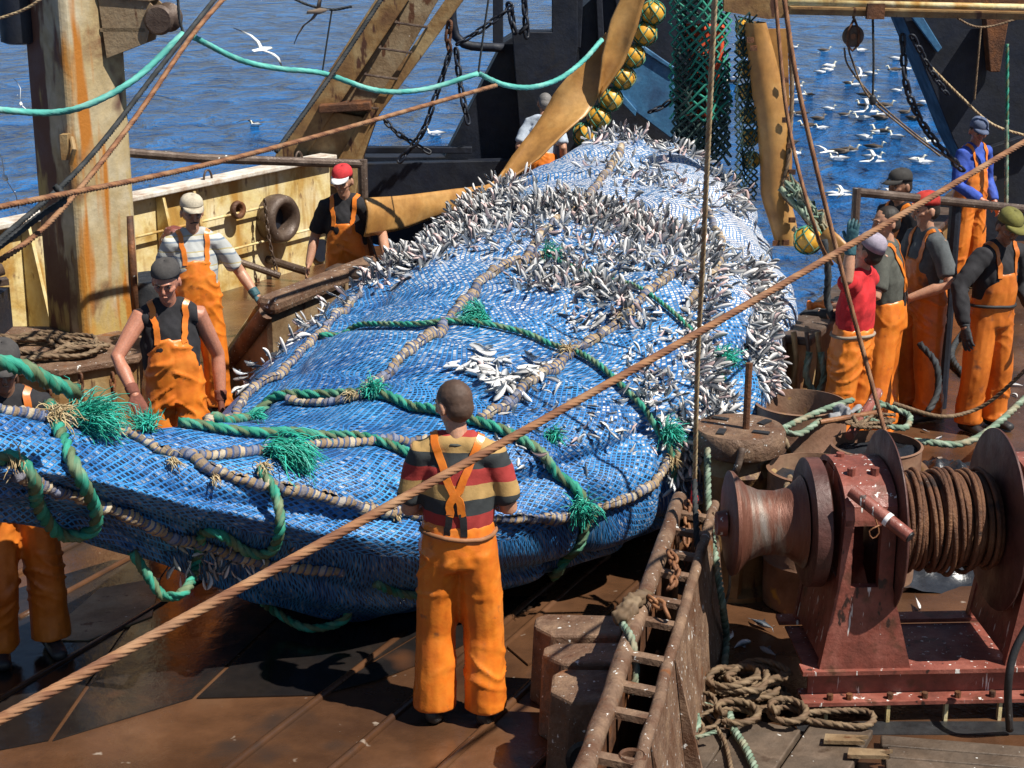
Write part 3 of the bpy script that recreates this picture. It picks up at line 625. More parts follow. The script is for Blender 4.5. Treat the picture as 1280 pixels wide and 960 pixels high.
def netmat():
    m = bpy.data.materials.new('blue_trawl_netting'); m.use_nodes = True; n = m.node_tree.nodes; l = m.node_tree.links; bs = n['Principled BSDF']
    a = n.new('ShaderNodeAttribute'); a.attribute_name = 'uvw'
    t = n.new('ShaderNodeTexNoise'); t.inputs['Scale'].default_value = 1.6; t.inputs['Detail'].default_value = 2; l.new(a.outputs['Vector'], t.inputs['Vector'])
    vm = n.new('ShaderNodeVectorMath'); vm.operation = 'MULTIPLY_ADD'; l.new(t.outputs['Color'], vm.inputs[0]); vm.inputs[1].default_value = (.09, .09, 0); l.new(a.outputs['Vector'], vm.inputs[2])
    sp = n.new('ShaderNodeSeparateXYZ'); l.new(vm.outputs[0], sp.inputs[0]); s0 = n.new('ShaderNodeSeparateXYZ'); l.new(a.outputs['Vector'], s0.inputs[0])
    def ma(op, x, y=None, z=None):
        q = n.new('ShaderNodeMath'); q.operation = op
        for i_, v in enumerate((x, y, z)):
            if v is None: continue
            if isinstance(v, (int, float)): q.inputs[i_].default_value = v
            else: l.new(v, q.inputs[i_])
        return q.outputs[0]
    A, Bc = 1/.047, 1/.034
    uu, vv = ma('MULTIPLY', sp.outputs[0], A), ma('MULTIPLY', sp.outputs[1], Bc)
    p, q = ma('ADD', uu, vv), ma('SUBTRACT', uu, vv)
    fa, fb = ma('ABSOLUTE', ma('SUBTRACT', ma('FRACT', p), .5)), ma('ABSOLUTE', ma('SUBTRACT', ma('FRACT', q), .5))
    edge = ma('MAXIMUM', fa, fb)                 # .5 at the twine, 0 in the mesh opening
    twine = n.new('ShaderNodeMapRange'); twine.interpolation_type = 'SMOOTHSTEP'; l.new(edge, twine.inputs[0])
    l.new(ma('MULTIPLY_ADD', s0.outputs[2], .12, .27), twine.inputs[1]); l.new(ma('MULTIPLY_ADD', s0.outputs[2], .10, .36), twine.inputs[2])
    # each opening shows its own bit of fish
    cb = n.new('ShaderNodeCombineXYZ'); l.new(ma('FLOOR', p), cb.inputs[0]); l.new(ma('FLOOR', q), cb.inputs[1])
    wn = n.new('ShaderNodeTexWhiteNoise'); wn.noise_dimensions = '2D'; l.new(cb.outputs[0], wn.inputs['Vector'])
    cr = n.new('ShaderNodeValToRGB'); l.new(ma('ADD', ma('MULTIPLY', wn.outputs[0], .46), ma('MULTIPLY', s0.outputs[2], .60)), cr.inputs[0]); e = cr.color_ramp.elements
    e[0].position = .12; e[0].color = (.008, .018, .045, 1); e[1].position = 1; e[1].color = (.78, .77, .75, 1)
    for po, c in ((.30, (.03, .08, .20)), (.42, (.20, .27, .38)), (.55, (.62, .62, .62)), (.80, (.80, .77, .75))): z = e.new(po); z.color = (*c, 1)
    # twine colour
    t2 = n.new('ShaderNodeTexNoise'); t2.inputs['Scale'].default_value = 3.2; t2.inputs['Detail'].default_value = 6; l.new(a.outputs['Vector'], t2.inputs['Vector'])
    c2 = n.new('ShaderNodeValToRGB'); l.new(t2.outputs[0], c2.inputs[0]); e = c2.color_ramp.elements
    e[0].position = .32; e[0].color = (.018, .12, .38, 1); e[1].position = .70; e[1].color = (.055, .31, .70, 1)
    mx = n.new('ShaderNodeMix'); mx.data_type = 'RGBA'; l.new(twine.outputs[0], mx.inputs[0]); l.new(cr.outputs[0], mx.inputs[6]); l.new(c2.outputs[0], mx.inputs[7])
    l.new(mx.outputs[2], bs.inputs['Base Color']); bs.inputs['Roughness'].default_value = .42
    fib = n.new('ShaderNodeTexNoise'); fib.inputs['Scale'].default_value = 60; l.new(a.outputs['Vector'], fib.inputs['Vector'])
    hh = ma('ADD', ma('MULTIPLY', twine.outputs[0], .8), ma('MULTIPLY', fib.outputs[0], .5))
    b = n.new('ShaderNodeBump'); b.inputs['Strength'].default_value = .9; b.inputs['Distance'].default_value = .02; l.new(hh, b.inputs['Height']); l.new(b.outputs[0], bs.inputs['Normal'])
    return m
net = nb.build('netting', netmat(), smooth=True, keep=True)
netroot = empty('net_bag', (0, 10, 0), label='huge blue trawl net bag bulging with fish on the deck', cat='fishing net')
net.parent = netroot; net.matrix_parent_inverse = Matrix.Translation((0, -10, 0))
NB = BVHTree.FromPolygons([tuple(v) for v in nv], [tuple(f) for f in nb.f])
NSIGN = 1 if NB.find_nearest(netpt(7, math.pi/2)+Vector((0, 0, .2)))[1].z > 0 else -1
def N(x, y, off=0.0):
    d = ray(x, y).normalized(); h, nn, _, dist = NB.ray_cast(Vector((0, 0, CAMZ)), d)
    if h is None:
        for dy in range(2, 60, 2):
            for sg in (1, -1):
                d = ray(x, y+dy*sg).normalized(); h, nn, _, dist = NB.ray_cast(Vector((0, 0, CAMZ)), d)
                if h is not None: break
            if h is not None: break
    if h is None: return None, None
    if nn.dot(d) > 0: nn = -nn
    return h+nn*off, nn
def onnet(pts, off=.03, sub=22):
    out = []
    sp_ = spline([Vector((x, y, 0)) for x, y in pts], sub)
    for q in sp_:
        h, nn = N(q.x, q.y, off)
        if h is not None and (not out or .02 < (h-out[-1]).length): out.append(h)
    # drop jumps
    res = [out[0]]
    for p in out[1:]:
        if (p-res[-1]).length < 1.6: res.append(p)
    # relax
    for _ in range(2): res = [res[0]]+[res[i]*.5+(res[i-1]+res[i+1])*.25 for i in range(1, len(res)-1)]+[res[-1]]
    res = spline(res, .05)
    for i, p in enumerate(res):
        h, nn, _, _ = NB.find_nearest(p)
        res[i] = h+nn*off*NSIGN
    return res
def netpart(mb, name, mt, **k):
    o = mb.build(name, mt, smooth=True, **k); o.parent = netroot; o.matrix_parent_inverse = Matrix.Translation((0, -10, 0)); return o
SERVED = [  # seams served with tan twine
 ([(-20, 480), (0, 486), (60, 512), (140, 538), (210, 568), (260, 590), (320, 606), (380, 614), (450, 632), (520, 642), (600, 650), (700, 645), (760, 632), (800, 610), (838, 582), (852, 560)], .036),
 ([(258, 536), (300, 505), (334, 482), (392, 433), (412, 405), (450, 372)], .032),
 ([(450, 498), (470, 478), (514, 444), (564, 404), (581, 377), (608, 347), (655, 327), (700, 318)], .040),
 ([(600, 528), (621, 518), (655, 491), (709, 447), (742, 431), (776, 400), (810, 373), (850, 340), (880, 322)], .040),
 ([(250, 575), (330, 568), (420, 558), (480, 556), (548, 552)], .032),
 ([(777, 185), (757, 220), (753, 240), (700, 270), (678, 292), (655, 330)], .036),
 ([(360, 505), (420, 510), (455, 497)], .030),
 ([(880, 260), (905, 290), (900, 340), (860, 380)], .03),
 ([(20, 590), (120, 628), (230, 670), (330, 700), (430, 712)], .035)]
for pts, r_ in SERVED: netpart(served_mb(onnet(pts, .022), r_), 'served_seam', M['served'])
GREEN = [
 ([(400, 425), (430, 412), (500, 411), (560, 409), (600, 405), (640, 417), (700, 435), (760, 470), (810, 522), (838, 553), (845, 580), (838, 606)], .022),
 ([(268, 517), (330, 505), (430, 495), (470, 497), (530, 515), (590, 530), (640, 548), (690, 582), (715, 618), (728, 645), (722, 680), (705, 700), (690, 722)], .034),
 ([(222, 530), (290, 545), (345, 545), (410, 546), (470, 556), (515, 576), (545, 590)], .030),
 ([(680, 320), (740, 345), (800, 365), (840, 395), (875, 430), (892, 452), (905, 480)], .018)]
for pts, r_ in GREEN: netpart(rope_mb(onnet(pts, .03), r_, pitch=r_*6.2, depth=.38), 'green_rope', M['rope_green'])
# hanging loops of green rope on the near flank
def hang(pts, r_, offs):
    out = []
    for (x, y), o_ in zip(pts, offs):
        d = ray(x, y).normalized(); h, nn, _, _ = NB.ray_cast(Vector((0, 0, CAMZ)), d)
        if h is None: h = P(x, y, Y=(out[-1].y if out else 8.3))
        else: h = h-d*o_
        out.append(h)
    return rope_mb(out, r_, pitch=r_*6.2, depth=.38)
netpart(hang([(62, 505), (75, 540), (97, 590), (120, 640), (112, 665), (75, 668), (48, 632), (42, 600), (20, 572), (-8, 575)], .037, [.06, .08, .10, .12, .13, .12, .10, .09, .07, .05]), 'rope_loop', M['rope_green'])
netpart(hang([(325, 585), (345, 620), (350, 660), (338, 690), (310, 690), (275, 668), (252, 665)], .031, [.05, .08, .08, .08, .07, .06, .04]), 'rope_loop', M['rope_green'])
netpart(hang([(165, 690), (185, 720), (205, 745), (232, 738), (245, 705), (252, 668)], .03, [.05, .07, .1, .1, .07, .05]), 'rope_loop', M['rope_green'])
netpart(hang([(470, 730), (500, 742), (530, 745)], .028, [.04, .05, .04]), 'rope_loop', M['rope_green'])
q = [P(320, 745, z=.3), P(345, 765, z=.12), P(385, 785, z=.08), P(430, 775, z=.12), P(440, 740, z=.3)]
netpart(rope_mb(q, .028, pitch=.2), 'rope_loop', M['rope_green'])
netpart(rope_mb([P(-10, 452, Y=6.85), P(30, 460, Y=6.95), P(62, 478, Y=7.05), P(95, 490, Y=7.2)], .042, pitch=.26, depth=.38), 'green_rope', M['rope_green'])
# frayed tufts
def tuft(c, nrm, Lm, cnt, spread, cols, droop=.5, lean=(0, 0, 0)):
    mb = MB(); c = Vector(c)
    for i in range(cnt):
        d = (nrm*random.uniform(.3, 1)+Vector(lean)+Vector((random.gauss(0, 1), random.gauss(0, 1), random.gauss(0, 1)))*spread*.42).normalized()
        L_ = Lm*random.uniform(.35, .95); p = c+Vector((random.gauss(0, L_*.16), random.gauss(0, L_*.12), random.gauss(0, L_*.12)))
        pts = [p]; vel = d
        for k in range(5):
            vel = (vel+Vector((random.gauss(0, .30)+lean[0]*.3, random.gauss(0, .30), random.gauss(0, .30)-droop*.28))).normalized(); p = p+vel*L_/5; pts.append(p)
        b = len(mb.v); mb.tube(pts, [.0034, .0034, .003, .003, .0025, .0015], n=3, cap=False); cc = random.choice(cols)
        for q in range(b, len(mb.v)): mb.c[q] = (*cc, 1)
    return mb
GC = [(.015, .30, .20), (.02, .42, .30), (.04, .55, .42), (.01, .18, .13), (.12, .52, .42)]
for (x, y, L_, cnt, sp_, dr, off) in ((95, 478, .26, 260, .55, .5, .03), (602, 403, .17, 200, .5, .3, .03), (468, 495, .12, 120, .6, .6, .04), (345, 572, .26, 260, .30, 1.7, .05), (720, 632, .16, 140, .7, .8, .04),
                          (833, 546, .15, 120, .7, .8, .03), (898, 450, .16, 120, .6, .5, .03), (684, 320, .13, 80, .5, .2, .02), (182, 516, .15, 80, .6, .1, .02), (318, 528, .08, 40, .6, .6, .03), (690, 548, .10, 60, .7, .9, .02), (590, 620, .1, 50, .7, .9, .02)):
    h, nn = N(x, y, off); netpart(tuft(h, (nn+Vector((0, 0, .8))).normalized(), L_*1.05, int(cnt*2), sp_, GC, dr+.3, (.6, 0, 0) if L_ > .2 else (random.uniform(-.6, .6), random.uniform(-.4, .4), 0)), 'frayed_end', M['tuft'])
TC = [(.50, .38, .2), (.62, .5, .3), (.38, .26, .13)]
for (x, y, L_, cnt) in ((62, 500, .18, 90), (135, 545, .09, 30), (208, 578, .10, 30), (325, 588, .09, 60), (724, 640, .09, 60), (838, 570, .1, 60), (10, 572, .14, 60), (712, 446, .13, 60), (780, 402, .12, 40), (440, 502, .08, 40), (265, 600, .08, 20), (490, 642, .05, 20)):
    h, nn = N(x, y, .035); netpart(tuft(h, (nn+Vector((0, 0, -.3))).normalized(), L_, cnt, .5, TC, 1.2), 'twine_lashing', M['tuft'])

# ================================================================ FISH
def fish_data(L_=.20, bend=0.0):
    """long-bodied fish along +Z, tail at the bottom; colour in 'col'"""
    mb = MB(); prof = [(0, .004), (.05, .012), (.15, .022), (.35, .027), (.55, .023), (.75, .013), (.88, .006), (.93, .005)]
    vs = []; cs = []; n = 8
    for (t, r_) in prof:
        for k in range(n):
            a = 2*math.pi*k/n; x = math.cos(a)*r_*.62; y = math.sin(a)*r_
            vs.append(Vector((x, y+bend*(t-.4)**2*.35, t*L_)))
            b = math.sin(a)
            cs.append((.05, .065, .085, 1) if b > .6 else (.42, .44, .46, 1) if b > 0 else (.80, .77, .74, 1))
    fs = [(i*n+k, i*n+(k+1) % n, (i+1)*n+(k+1) % n, (i+1)*n+k) for i in range(len(prof)-1) for k in range(n)]+[list(range(n))[::-1], list(range((len(prof)-1)*n, len(prof)*n))]
    mb.add(vs, fs, None, cs)
    z = .91*L_; oy = bend*(.51)**2*.35
    for sg in (1, -1):
        mb.add([(0.003, oy, z), (-.003, oy, z), (0, oy+sg*.034, z+L_*.15), (0, oy+sg*.006, z+L_*.06)], [(0, 2, 3), (1, 3, 2)], None, [(.10, .12, .14, 1)]*4)
    mb.add([(0, .028, .35*L_), (0, .048, .42*L_), (0, .027, .52*L_)], [(0, 1, 2)], None, [(.1, .12, .14, 1)]*3)
    for sx in (1, -1): mb.add([(sx*.0125, .012, .055*L_), (sx*.0125, .004, .045*L_), (sx*.0125, .004, .07*L_)], [(0, 1, 2)], None, [(.01, .01, .01, 1)]*3)
    return mb
FV = [fish_data(.20, b) for b in (-.25, 0, .2, .45)]
BANDS = [  # polyline in the photo, half width, count, outward tilt, length scale
 ([(478, 340), (520, 315), (575, 285), (640, 262), (700, 262), (760, 270), (820, 290), (870, 312), (890, 330)], 26, 1300, .8, 1.0),
 ([(530, 300), (590, 262), (650, 222)], 16, 260, .8, 1.0),
 ([(640, 208), (690, 182), (750, 170), (800, 172), (870, 195), (905, 225), (925, 262)], 13, 420, .9, .95),
 ([(935, 330), (955, 380), (945, 430), (965, 480)], 16, 360, .7, 1.0),
 ([(890, 355), (870, 410), (880, 470), (905, 520), (880, 560)], 17, 300, .6, .95),
 ([(650, 350), (700, 352), (760, 365), (790, 375)], 16, 190, .5, .95),
 ([(700, 325), (800, 330), (870, 350)], 14, 120, .5, .9),
 ([(590, 468), (610, 452), (620, 480), (650, 480), (675, 468)], 15, 40, .12, 1.2),
 ([(700, 400), (790, 395), (850, 430), (880, 480)], 22, 80, .4, .9),
 ([(800, 460), (830, 500), (860, 540)], 24, 90, .4, .85),
 ([(560, 640), (700, 500), (800, 560)], 60, 60, .4, .7),
 ([(275, 500), (330, 462), (400, 400), (470, 350)], 6, 70, .9, .9),
 ([(600, 300), (700, 300), (820, 320)], 30, 120, .5, .9),
 ([(740, 210), (840, 230), (880, 260)], 26, 110, .5, .85),
 ([(230, 690), (290, 700), (360, 690)], 22, 36, .6, .7),
 ([(840, 600), (860, 560), (870, 590)], 12, 70, .6, .9)]
fish = []
for pts, hw, cnt, out_, ls in BANDS:
    sp_ = spline([Vector((x, y, 0)) for x, y in pts], 4)
    for _ in range(int(cnt*1.75)):
        q = random.choice(sp_)+Vector((random.uniform(-hw, hw), random.triangular(-hw, hw, 0), 0))
        d = ray(q.x, q.y).normalized(); h, nn, _, dist = NB.ray_cast(Vector((0, 0, CAMZ)), d)
        if h is None: continue
        if nn.dot(d) > 0: nn = -nn
        slope = Vector((0, 0, -1)); slope = (slope-nn*slope.dot(nn))
        dr = (nn*out_*random.uniform(.4, 1.0)+slope*random.uniform(.4, 1.4)+Vector((random.gauss(0, 1), random.gauss(0, 1), random.gauss(0, 1)))*(.48 if out_ > .2 else .9))
        if out_ < .2: dr = dr-nn*dr.dot(nn)*.9
        dr.normalize()
        sc = ls*random.uniform(.45, .82)
        sink = .085*sc if out_ > .2 else -.02
        lift = -.11*sc if out_ < .2 else 0
        fish.append((h+nn*(-.0 if out_ > .2 else .03)-dr*sink+dr*lift, dr, random.uniform(0, 6.28), sc, random.choice(FV), random.random() < .45, dist))
fish.sort(key=lambda f: f[6]/f[3])
fm = []
for f_ in FV:
    o = f_.build('fish', M['fish'], smooth=True, keep=True); fm.append(o.data); bpy.data.objects.remove(o)
# individuals: fish whose whole body lies on the cloth first, then the nearest
ind = fish[:300]; rest = fish[300:]
def fmat(f):
    q = f[1].to_track_quat('Z', 'Y').to_matrix().to_4x4()@Matrix.Rotation(f[2], 4, 'Z')
    if f[5]: q = q@Matrix.Translation((0, 0, .2))@Matrix.Rotation(math.pi, 4, 'X')
    return Matrix.Translation(f[0])@q@Matrix.Scale(f[3], 4)
for f in ind:
    o = bpy.data.objects.new('fish', fm[FV.index(f[4])]); COL.objects.link(o); o.matrix_world = fmat(f)
    tag(o, 'slim silver fish with dark back stuck in or lying on the blue netting', 'fish', 'fish caught on the blue net')
ff = MB()
for f in rest:
    Mx = fmat(f); k = random.uniform(.42, 1.08); b = f[4]; pk = random.random() < .16
    ff.add([Mx@v for v in b.v], b.f, b.uv, [(min(1, c[0]*k*(1.1 if pk else 1)), c[1]*k*(.82 if pk else 1), c[2]*k*(.80 if pk else 1), 1) for c in b.c])
ff.build('fish_mass', M['fish'], smooth=True, keep=True, label='silver fish jutting by the hundred through the blue net meshes', cat='fish', kind='stuff')
# ================================================================ PEOPLE
DG = lambda: bpy.context.evaluated_depsgraph_get()
def limb(mb, pts, rad, side=(1, 0, 0), n=14, cap=.9):
    """closed tube with elliptical rings and rounded ends; rad: list of (a, b)"""
    pts = [Vector(p) for p in pts]; rad = [(r, r) if not isinstance(r, tuple) else r for r in rad]; side = Vector(side)
    t0 = (pts[0]-pts[1]).normalized(); t1 = (pts[-1]-pts[-2]).normalized(); L = []
    for k, sc in ((.95, .3), (.8, .6), (.5, .87)): L.append((pts[0]+t0*min(rad[0])*k*cap, (rad[0][0]*sc, rad[0][1]*sc)))
    L += list(zip(pts, rad))
    for k, sc in ((.5, .87), (.8, .6), (.95, .3)): L.append((pts[-1]+t1*min(rad[-1])*k*cap, (rad[-1][0]*sc, rad[-1][1]*sc)))
    vs = []
    m = len(L)
    for i, (p, (a, b)) in enumerate(L):
        t = (L[min(i+1, m-1)][0]-L[max(i-1, 0)][0]).normalized(); u = side-t*side.dot(t)
        u = u.normalized() if u.length > .1 else t.orthogonal().normalized(); v = t.cross(u)
        for k in range(n):
            an = 2*math.pi*k/n; vs.append(p+u*math.cos(an)*a+v*math.sin(an)*b)
    fs = [(i*n+k, i*n+(k+1) % n, (i+1)*n+(k+1) % n, (i+1)*n+k) for i in range(m-1) for k in range(n)]+[list(range(n))[::-1], list(range((m-1)*n, m*n))]
    return mb.add(vs, fs)
def fuse(mb, name, mt, parent, vox=.012, it=4, disp=None):
    me = bpy.data.meshes.new('t'); me.from_pydata([tuple(v) for v in mb.v], [], mb.f)
    bm = bmesh.new(); bm.from_mesh(me); bmesh.ops.recalc_face_normals(bm, faces=bm.faces); bm.to_mesh(me); bm.free()
    o = bpy.data.objects.new('t', me); COL.objects.link(o)
    r = o.modifiers.new('r', 'REMESH'); r.mode = 'VOXEL'; r.voxel_size = vox
    if it: s_ = o.modifiers.new('s', 'SMOOTH'); s_.factor = .5; s_.iterations = it
    m2 = bpy.data.meshes.new_from_object(o.evaluated_get(DG())); bpy.data.objects.remove(o)
    if disp:
        nr = [v.normal.copy() for v in m2.vertices]
        for v, n_ in zip(m2.vertices, nr):
            d = disp(v.co, n_)
            v.co = v.co+(d if isinstance(d, Vector) else n_*d)
    m2.materials.clear(); m2.materials.append(mt)
    for p in m2.polygons: p.use_smooth = True
    q = bpy.data.objects.new(name, m2); COL.objects.link(q); q.parent = parent; return q
def hand(mb, w, d, nrm, curl=.5, k=1.0, spread=.16, right=1):
    """palm + five fingers. w wrist, d direction, nrm palm normal (fingers curl towards it)"""
    d = Vector(d).normalized(); nrm = Vector(nrm); nrm = (nrm-d*nrm.dot(d)).normalized(); s = d.cross(nrm)*right
    limb(mb, [w-d*.02, w+d*.03, w+d*.085*k], [(.026*k, .02*k), (.036*k, .017*k), (.041*k, .014*k)], side=s)
    for i, (o_, L_, r_) in enumerate(((.031, .072, .0088), (.0105, .080, .0092), (-.0105, .074, .0088), (-.030, .058, .0078))):
        p = w+d*.082*k+s*o_*k; dd = (d+s*spread*o_*14).normalized(); pts = [p-dd*.015]; c = .12+curl*.5
        for seg in (.45, .3, .25):
            pts.append(p+dd*L_*seg*k); p = pts[-1]; dd = (dd*math.cos(c)+nrm*math.sin(c)).normalized(); c = curl*1.0
        limb(mb, pts, [r_*k*1.08, r_*k, r_*k*.93, r_*k*.8], side=s, n=8)
    p = w+d*.025*k+s*.028*k; dd = (d*.62+s*.72+nrm*.25).normalized()
    pts = [p-dd*.01, p+dd*.035*k, p+dd*.035*k+(dd+d*.5+nrm*curl*.5).normalized()*.032*k]
    limb(mb, pts, [.014*k, .0115*k, .009*k], side=s, n=8)
def ellip(mb, c, r, m=None, n=18):
    vs = []; K = n//2
    for i in range(1, K):
        a = math.pi*i/K
        for k in range(n): vs.append(Vector((r[0]*math.sin(a)*math.cos(2*math.pi*k/n), r[1]*math.sin(a)*math.sin(2*math.pi*k/n), r[2]*math.cos(a))))
    vs += [Vector((0, 0, r[2])), Vector((0, 0, -r[2]))]; t = len(vs)
    fs = [(i*n+k, i*n+(k+1) % n, (i+1)*n+(k+1) % n, (i+1)*n+k) for i in range(K-2) for k in range(n)]
    fs += [(t-2, (k+1) % n, k) for k in range(n)]+[(t-1, (K-2)*n+k, (K-2)*n+(k+1) % n) for k in range(n)]
    vs = [(m@v if m else v)+Vector(c) for v in vs]; return mb.add(vs, fs)

def person(label, loc, face, H=1.78, lean=0, twist=0, head=(0, 0), arms=None, stance=.13, knee=(0, 0), skin='skin', shirt=None, sleeve='short', bib=True, bibback=False, trousers='orange',
           gloves=(None, None), hair=None, cap=None, straps=True, boots='black', group=None, belt=None, curl=(.5, .5), pnorm=None, band=None, moustache=False, beardless=True, fat=1.08, shadowbib=None):
    """local frame: faces -Y, x to the viewer's right when seen from the front. face = heading turn about z in degrees (0 faces the camera)"""
    root = empty('person', loc, R(face), label=label, cat='person', group=group); root.scale = (H/1.78,)*3
    Ml = Matrix.Translation((0, 0, .98))@Matrix.Rotation(R(lean), 4, 'X')@Matrix.Rotation(R(twist), 4, 'Z')@Matrix.Translation((0, 0, -.98))
    U = lambda p: Ml@Vector(p)
    nk = Vector((0, .0, 1.53)); Mh = Ml@Matrix.Translation(nk-Vector((0, 0, .012)))@Matrix.Rotation(R(head[0]), 4, 'Z')@Matrix.Rotation(R(head[1]), 4, 'X')@Matrix.Scale(1.09, 4)@Matrix.Translation(-nk)
    Hd = lambda p: Mh@Vector(p)
    sh = [U((-.182, 0, 1.44)), U((.182, 0, 1.44))]
    arms = arms or [((-.27, .02, 1.16), (-.25, -.10, .92)), ((.27, .02, 1.16), (.25, -.10, .92))]
    arms = [(Vector(a), Vector(b)) for a, b in arms]
    pn = pnorm or [(1, .3, 0), (-1, .3, 0)]
    f = fat
    # ---------------- body: one continuous surface
    b = MB()
    limb(b, [(0, 0, .90), U((0, 0, 1.05)), U((0, 0, 1.25)), U((0, .005, 1.40)), U((0, .01, 1.47))], [(.14*f, .10*f), (.135*f, .095*f), (.155*f, .105*f), (.15, .09), (.09, .06)])
    limb(b, [U((0, .015, 1.44)), U((0, .008, 1.52)), Hd((0, .0, 1.60))], [(.062, .058), (.053, .055), (.052, .056)])
    hm = Mh.to_3x3()
    limb(b, [U((-.13, .01, 1.455)), U((-.05, .015, 1.50)), U((.05, .015, 1.50)), U((.13, .01, 1.455))], [.035, .045, .045, .035], side=(0, 1, 0))
    ellip(b, Hd((0, .014, 1.692)), (.074, .092, .092), hm); limb(b, [Hd((0, .0, 1.66)), Hd((0, -.022, 1.615)), Hd((0, -.040, 1.578))], [(.064, .064), (.054, .055), (.030, .030)], side=hm@Vector((1, 0, 0)))
    limb(b, [Hd((0, -.080, 1.688)), Hd((0, -.096, 1.655)), Hd((0, -.090, 1.645))], [(.009, .009), (.014, .013), (.012, .010)], side=hm@Vector((1, 0, 0)), n=8)
    limb(b, [Hd((-.035, -.074, 1.70)), Hd((0, -.080, 1.702)), Hd((.035, -.074, 1.70))], [.010, .010, .010], side=(0, 0, 1), n=8)
    limb(b, [Hd((-.018, -.080, 1.622)), Hd((0, -.086, 1.622)), Hd((.018, -.080, 1.622))], [.007, .009, .007], side=(0, 0, 1), n=8)
    for sx in (-1, 1):
        ellip(b, Hd((sx*.078, .018, 1.668)), (.009, .020, .032), hm, 10)
        limb(b, [Hd((sx*.05, -.045, 1.665)), Hd((sx*.035, -.066, 1.655))], [.017, .013], n=8)
    for i in (0, 1):
        S_ = -1 if i == 0 else 1; e, w_ = arms[i]; s0 = sh[i]
        limb(b, [U((S_*.09, 0, 1.45)), s0, s0.lerp(e, .45), e, e.lerp(w_, .35), w_], [.060, .064, .055, .045, .046, .031], side=(0, 1, 0))
        d = (w_-e).normalized()
        if not gloves[i]: hand(b, w_, d, pn[i], curl[i], 1.0, right=S_)
        limb(b, [(S_*.09, 0, .92), (S_*(stance*.95), -.02+knee[i], .50), (S_*stance, .02, .10)], [.085, .055, .04])
        limb(b, [(S_*stance, .03, .06), (S_*(stance+.01), -.12, .045)], [.035, .035])
    eyes = [Hd((sx*.031, -.080, 1.684)) for sx in (-1, 1)]; mo = Hd((0, -.092, 1.622))
    def dd(co, n_):
        q = 0
        for e in eyes:
            r2 = (co-e).length_squared; q -= .0045*math.exp(-r2/.00026)
        r = (co-mo); q -= .005*math.exp(-(r.x**2)/.0006-((r.z)**2)/.00002) if r.length < .05 else 0
        return q
    body = fuse(b, 'body', M[skin], root, .0068, 3, dd)
    for e in eyes:
        m_ = MB(); ellip(m_, e+hm@Vector((0, .0105, -.001)), (.0115, .0105, .0075), n=10); m_.build('eye', M['eye'], root, smooth=True)
    # ---------------- shirt
    sm = None
    if shirt:
        t = MB()
        limb(t, [(0, 0, .98), U((0, 0, 1.08)), U((0, 0, 1.25)), U((0, .005, 1.38)), U((0, .01, 1.455))], [(.165*f, .125*f), (.168*f, .125*f), (.178*f, .128*f), (.172, .114), (.110, .080)])
        limb(t, [U((-.15, .01, 1.452)), U((-.06, .015, 1.492)), U((.06, .015, 1.492)), U((.15, .01, 1.452))], [.058, .066, .066, .058], side=(0, 1, 0), cap=.4)
        if sleeve != 'none':
            for i in (0, 1):
                e, w_ = arms[i]; s0 = sh[i]; S_ = -1 if i == 0 else 1
                if sleeve == 'short': limb(t, [U((S_*.08, 0, 1.44)), s0+Vector((-S_*.012, 0, -.004)), s0.lerp(e, .45), s0.lerp(e, .80)], [.078, .076, .071, .073], side=(0, 1, 0), cap=.25)
                else: limb(t, [U((S_*.08, 0, 1.43)), s0+Vector((0, 0, .003)), s0.lerp(e, .45), e, e.lerp(w_, .5), e.lerp(w_, .9)], [.078, .078, .074, .066, .060, .048], side=(0, 1, 0), cap=.25)
        else:
            for i in (0, 1):
                S_ = -1 if i == 0 else 1; limb(t, [U((S_*.08, 0, 1.43)), sh[i].lerp(U((S_*.1, 0, 1.44)), .25)], [.062, .066], side=(0, 1, 0), cap=.4)
        def wr(co, n_):
            return .010*noise.noise(Vector((co.x*9, co.y*9, co.z*5)))+.006*noise.noise(Vector((co.x*22+co.z*14, co.y*20, co.z*10)))+.002
        sm = fuse(t, 'shirt', M[shirt], root, .011, 4, wr)
        cl = MB(); n_ = 16; cl.tube([U((.066*math.cos(2*math.pi*k/n_), .012+.064*math.sin(2*math.pi*k/n_), 1.483+.018*math.sin(2*math.pi*k/n_))) for k in range(n_)], .009, closed=True, n=6)
        cl.build('collar', M[band or shirt], root, smooth=True)
    # ---------------- bib trousers
    if trousers:
        t = MB()
        limb(t, [(0, 0, .88), (0, 0, .97), U((0, 0, 1.09))], [(.19*f, .15*f), (.195*f, .15*f), (.178*f, .142*f)], cap=.3)
        for i in (0, 1):
            S_ = -1 if i == 0 else 1
            limb(t, [(S_*.085, 0, .95), (S_*(.09+stance*.12), -.01+knee[i]*.4, .74), (S_*stance, -.02+knee[i], .48), (S_*(stance+.005), .01+knee[i]*.3, .24), (S_*(stance+.008), .01, .085)],
                 [(.118, .140), (.116, .126), (.112, .112), (.112, .112), (.116, .120)], cap=.15)
        if bib: limb(t, [U((0, -.045, 1.02)), U((0, -.068, 1.18)), U((0, -.070, 1.31))], [(.165*f, .11*f), (.15*f, .092*f), (.118, .078)], cap=.3)
        if bibback: limb(t, [U((0, .04, 1.02)), U((0, .055, 1.12))], [(.17*f, .11*f), (.14*f, .09)], cap=.3)
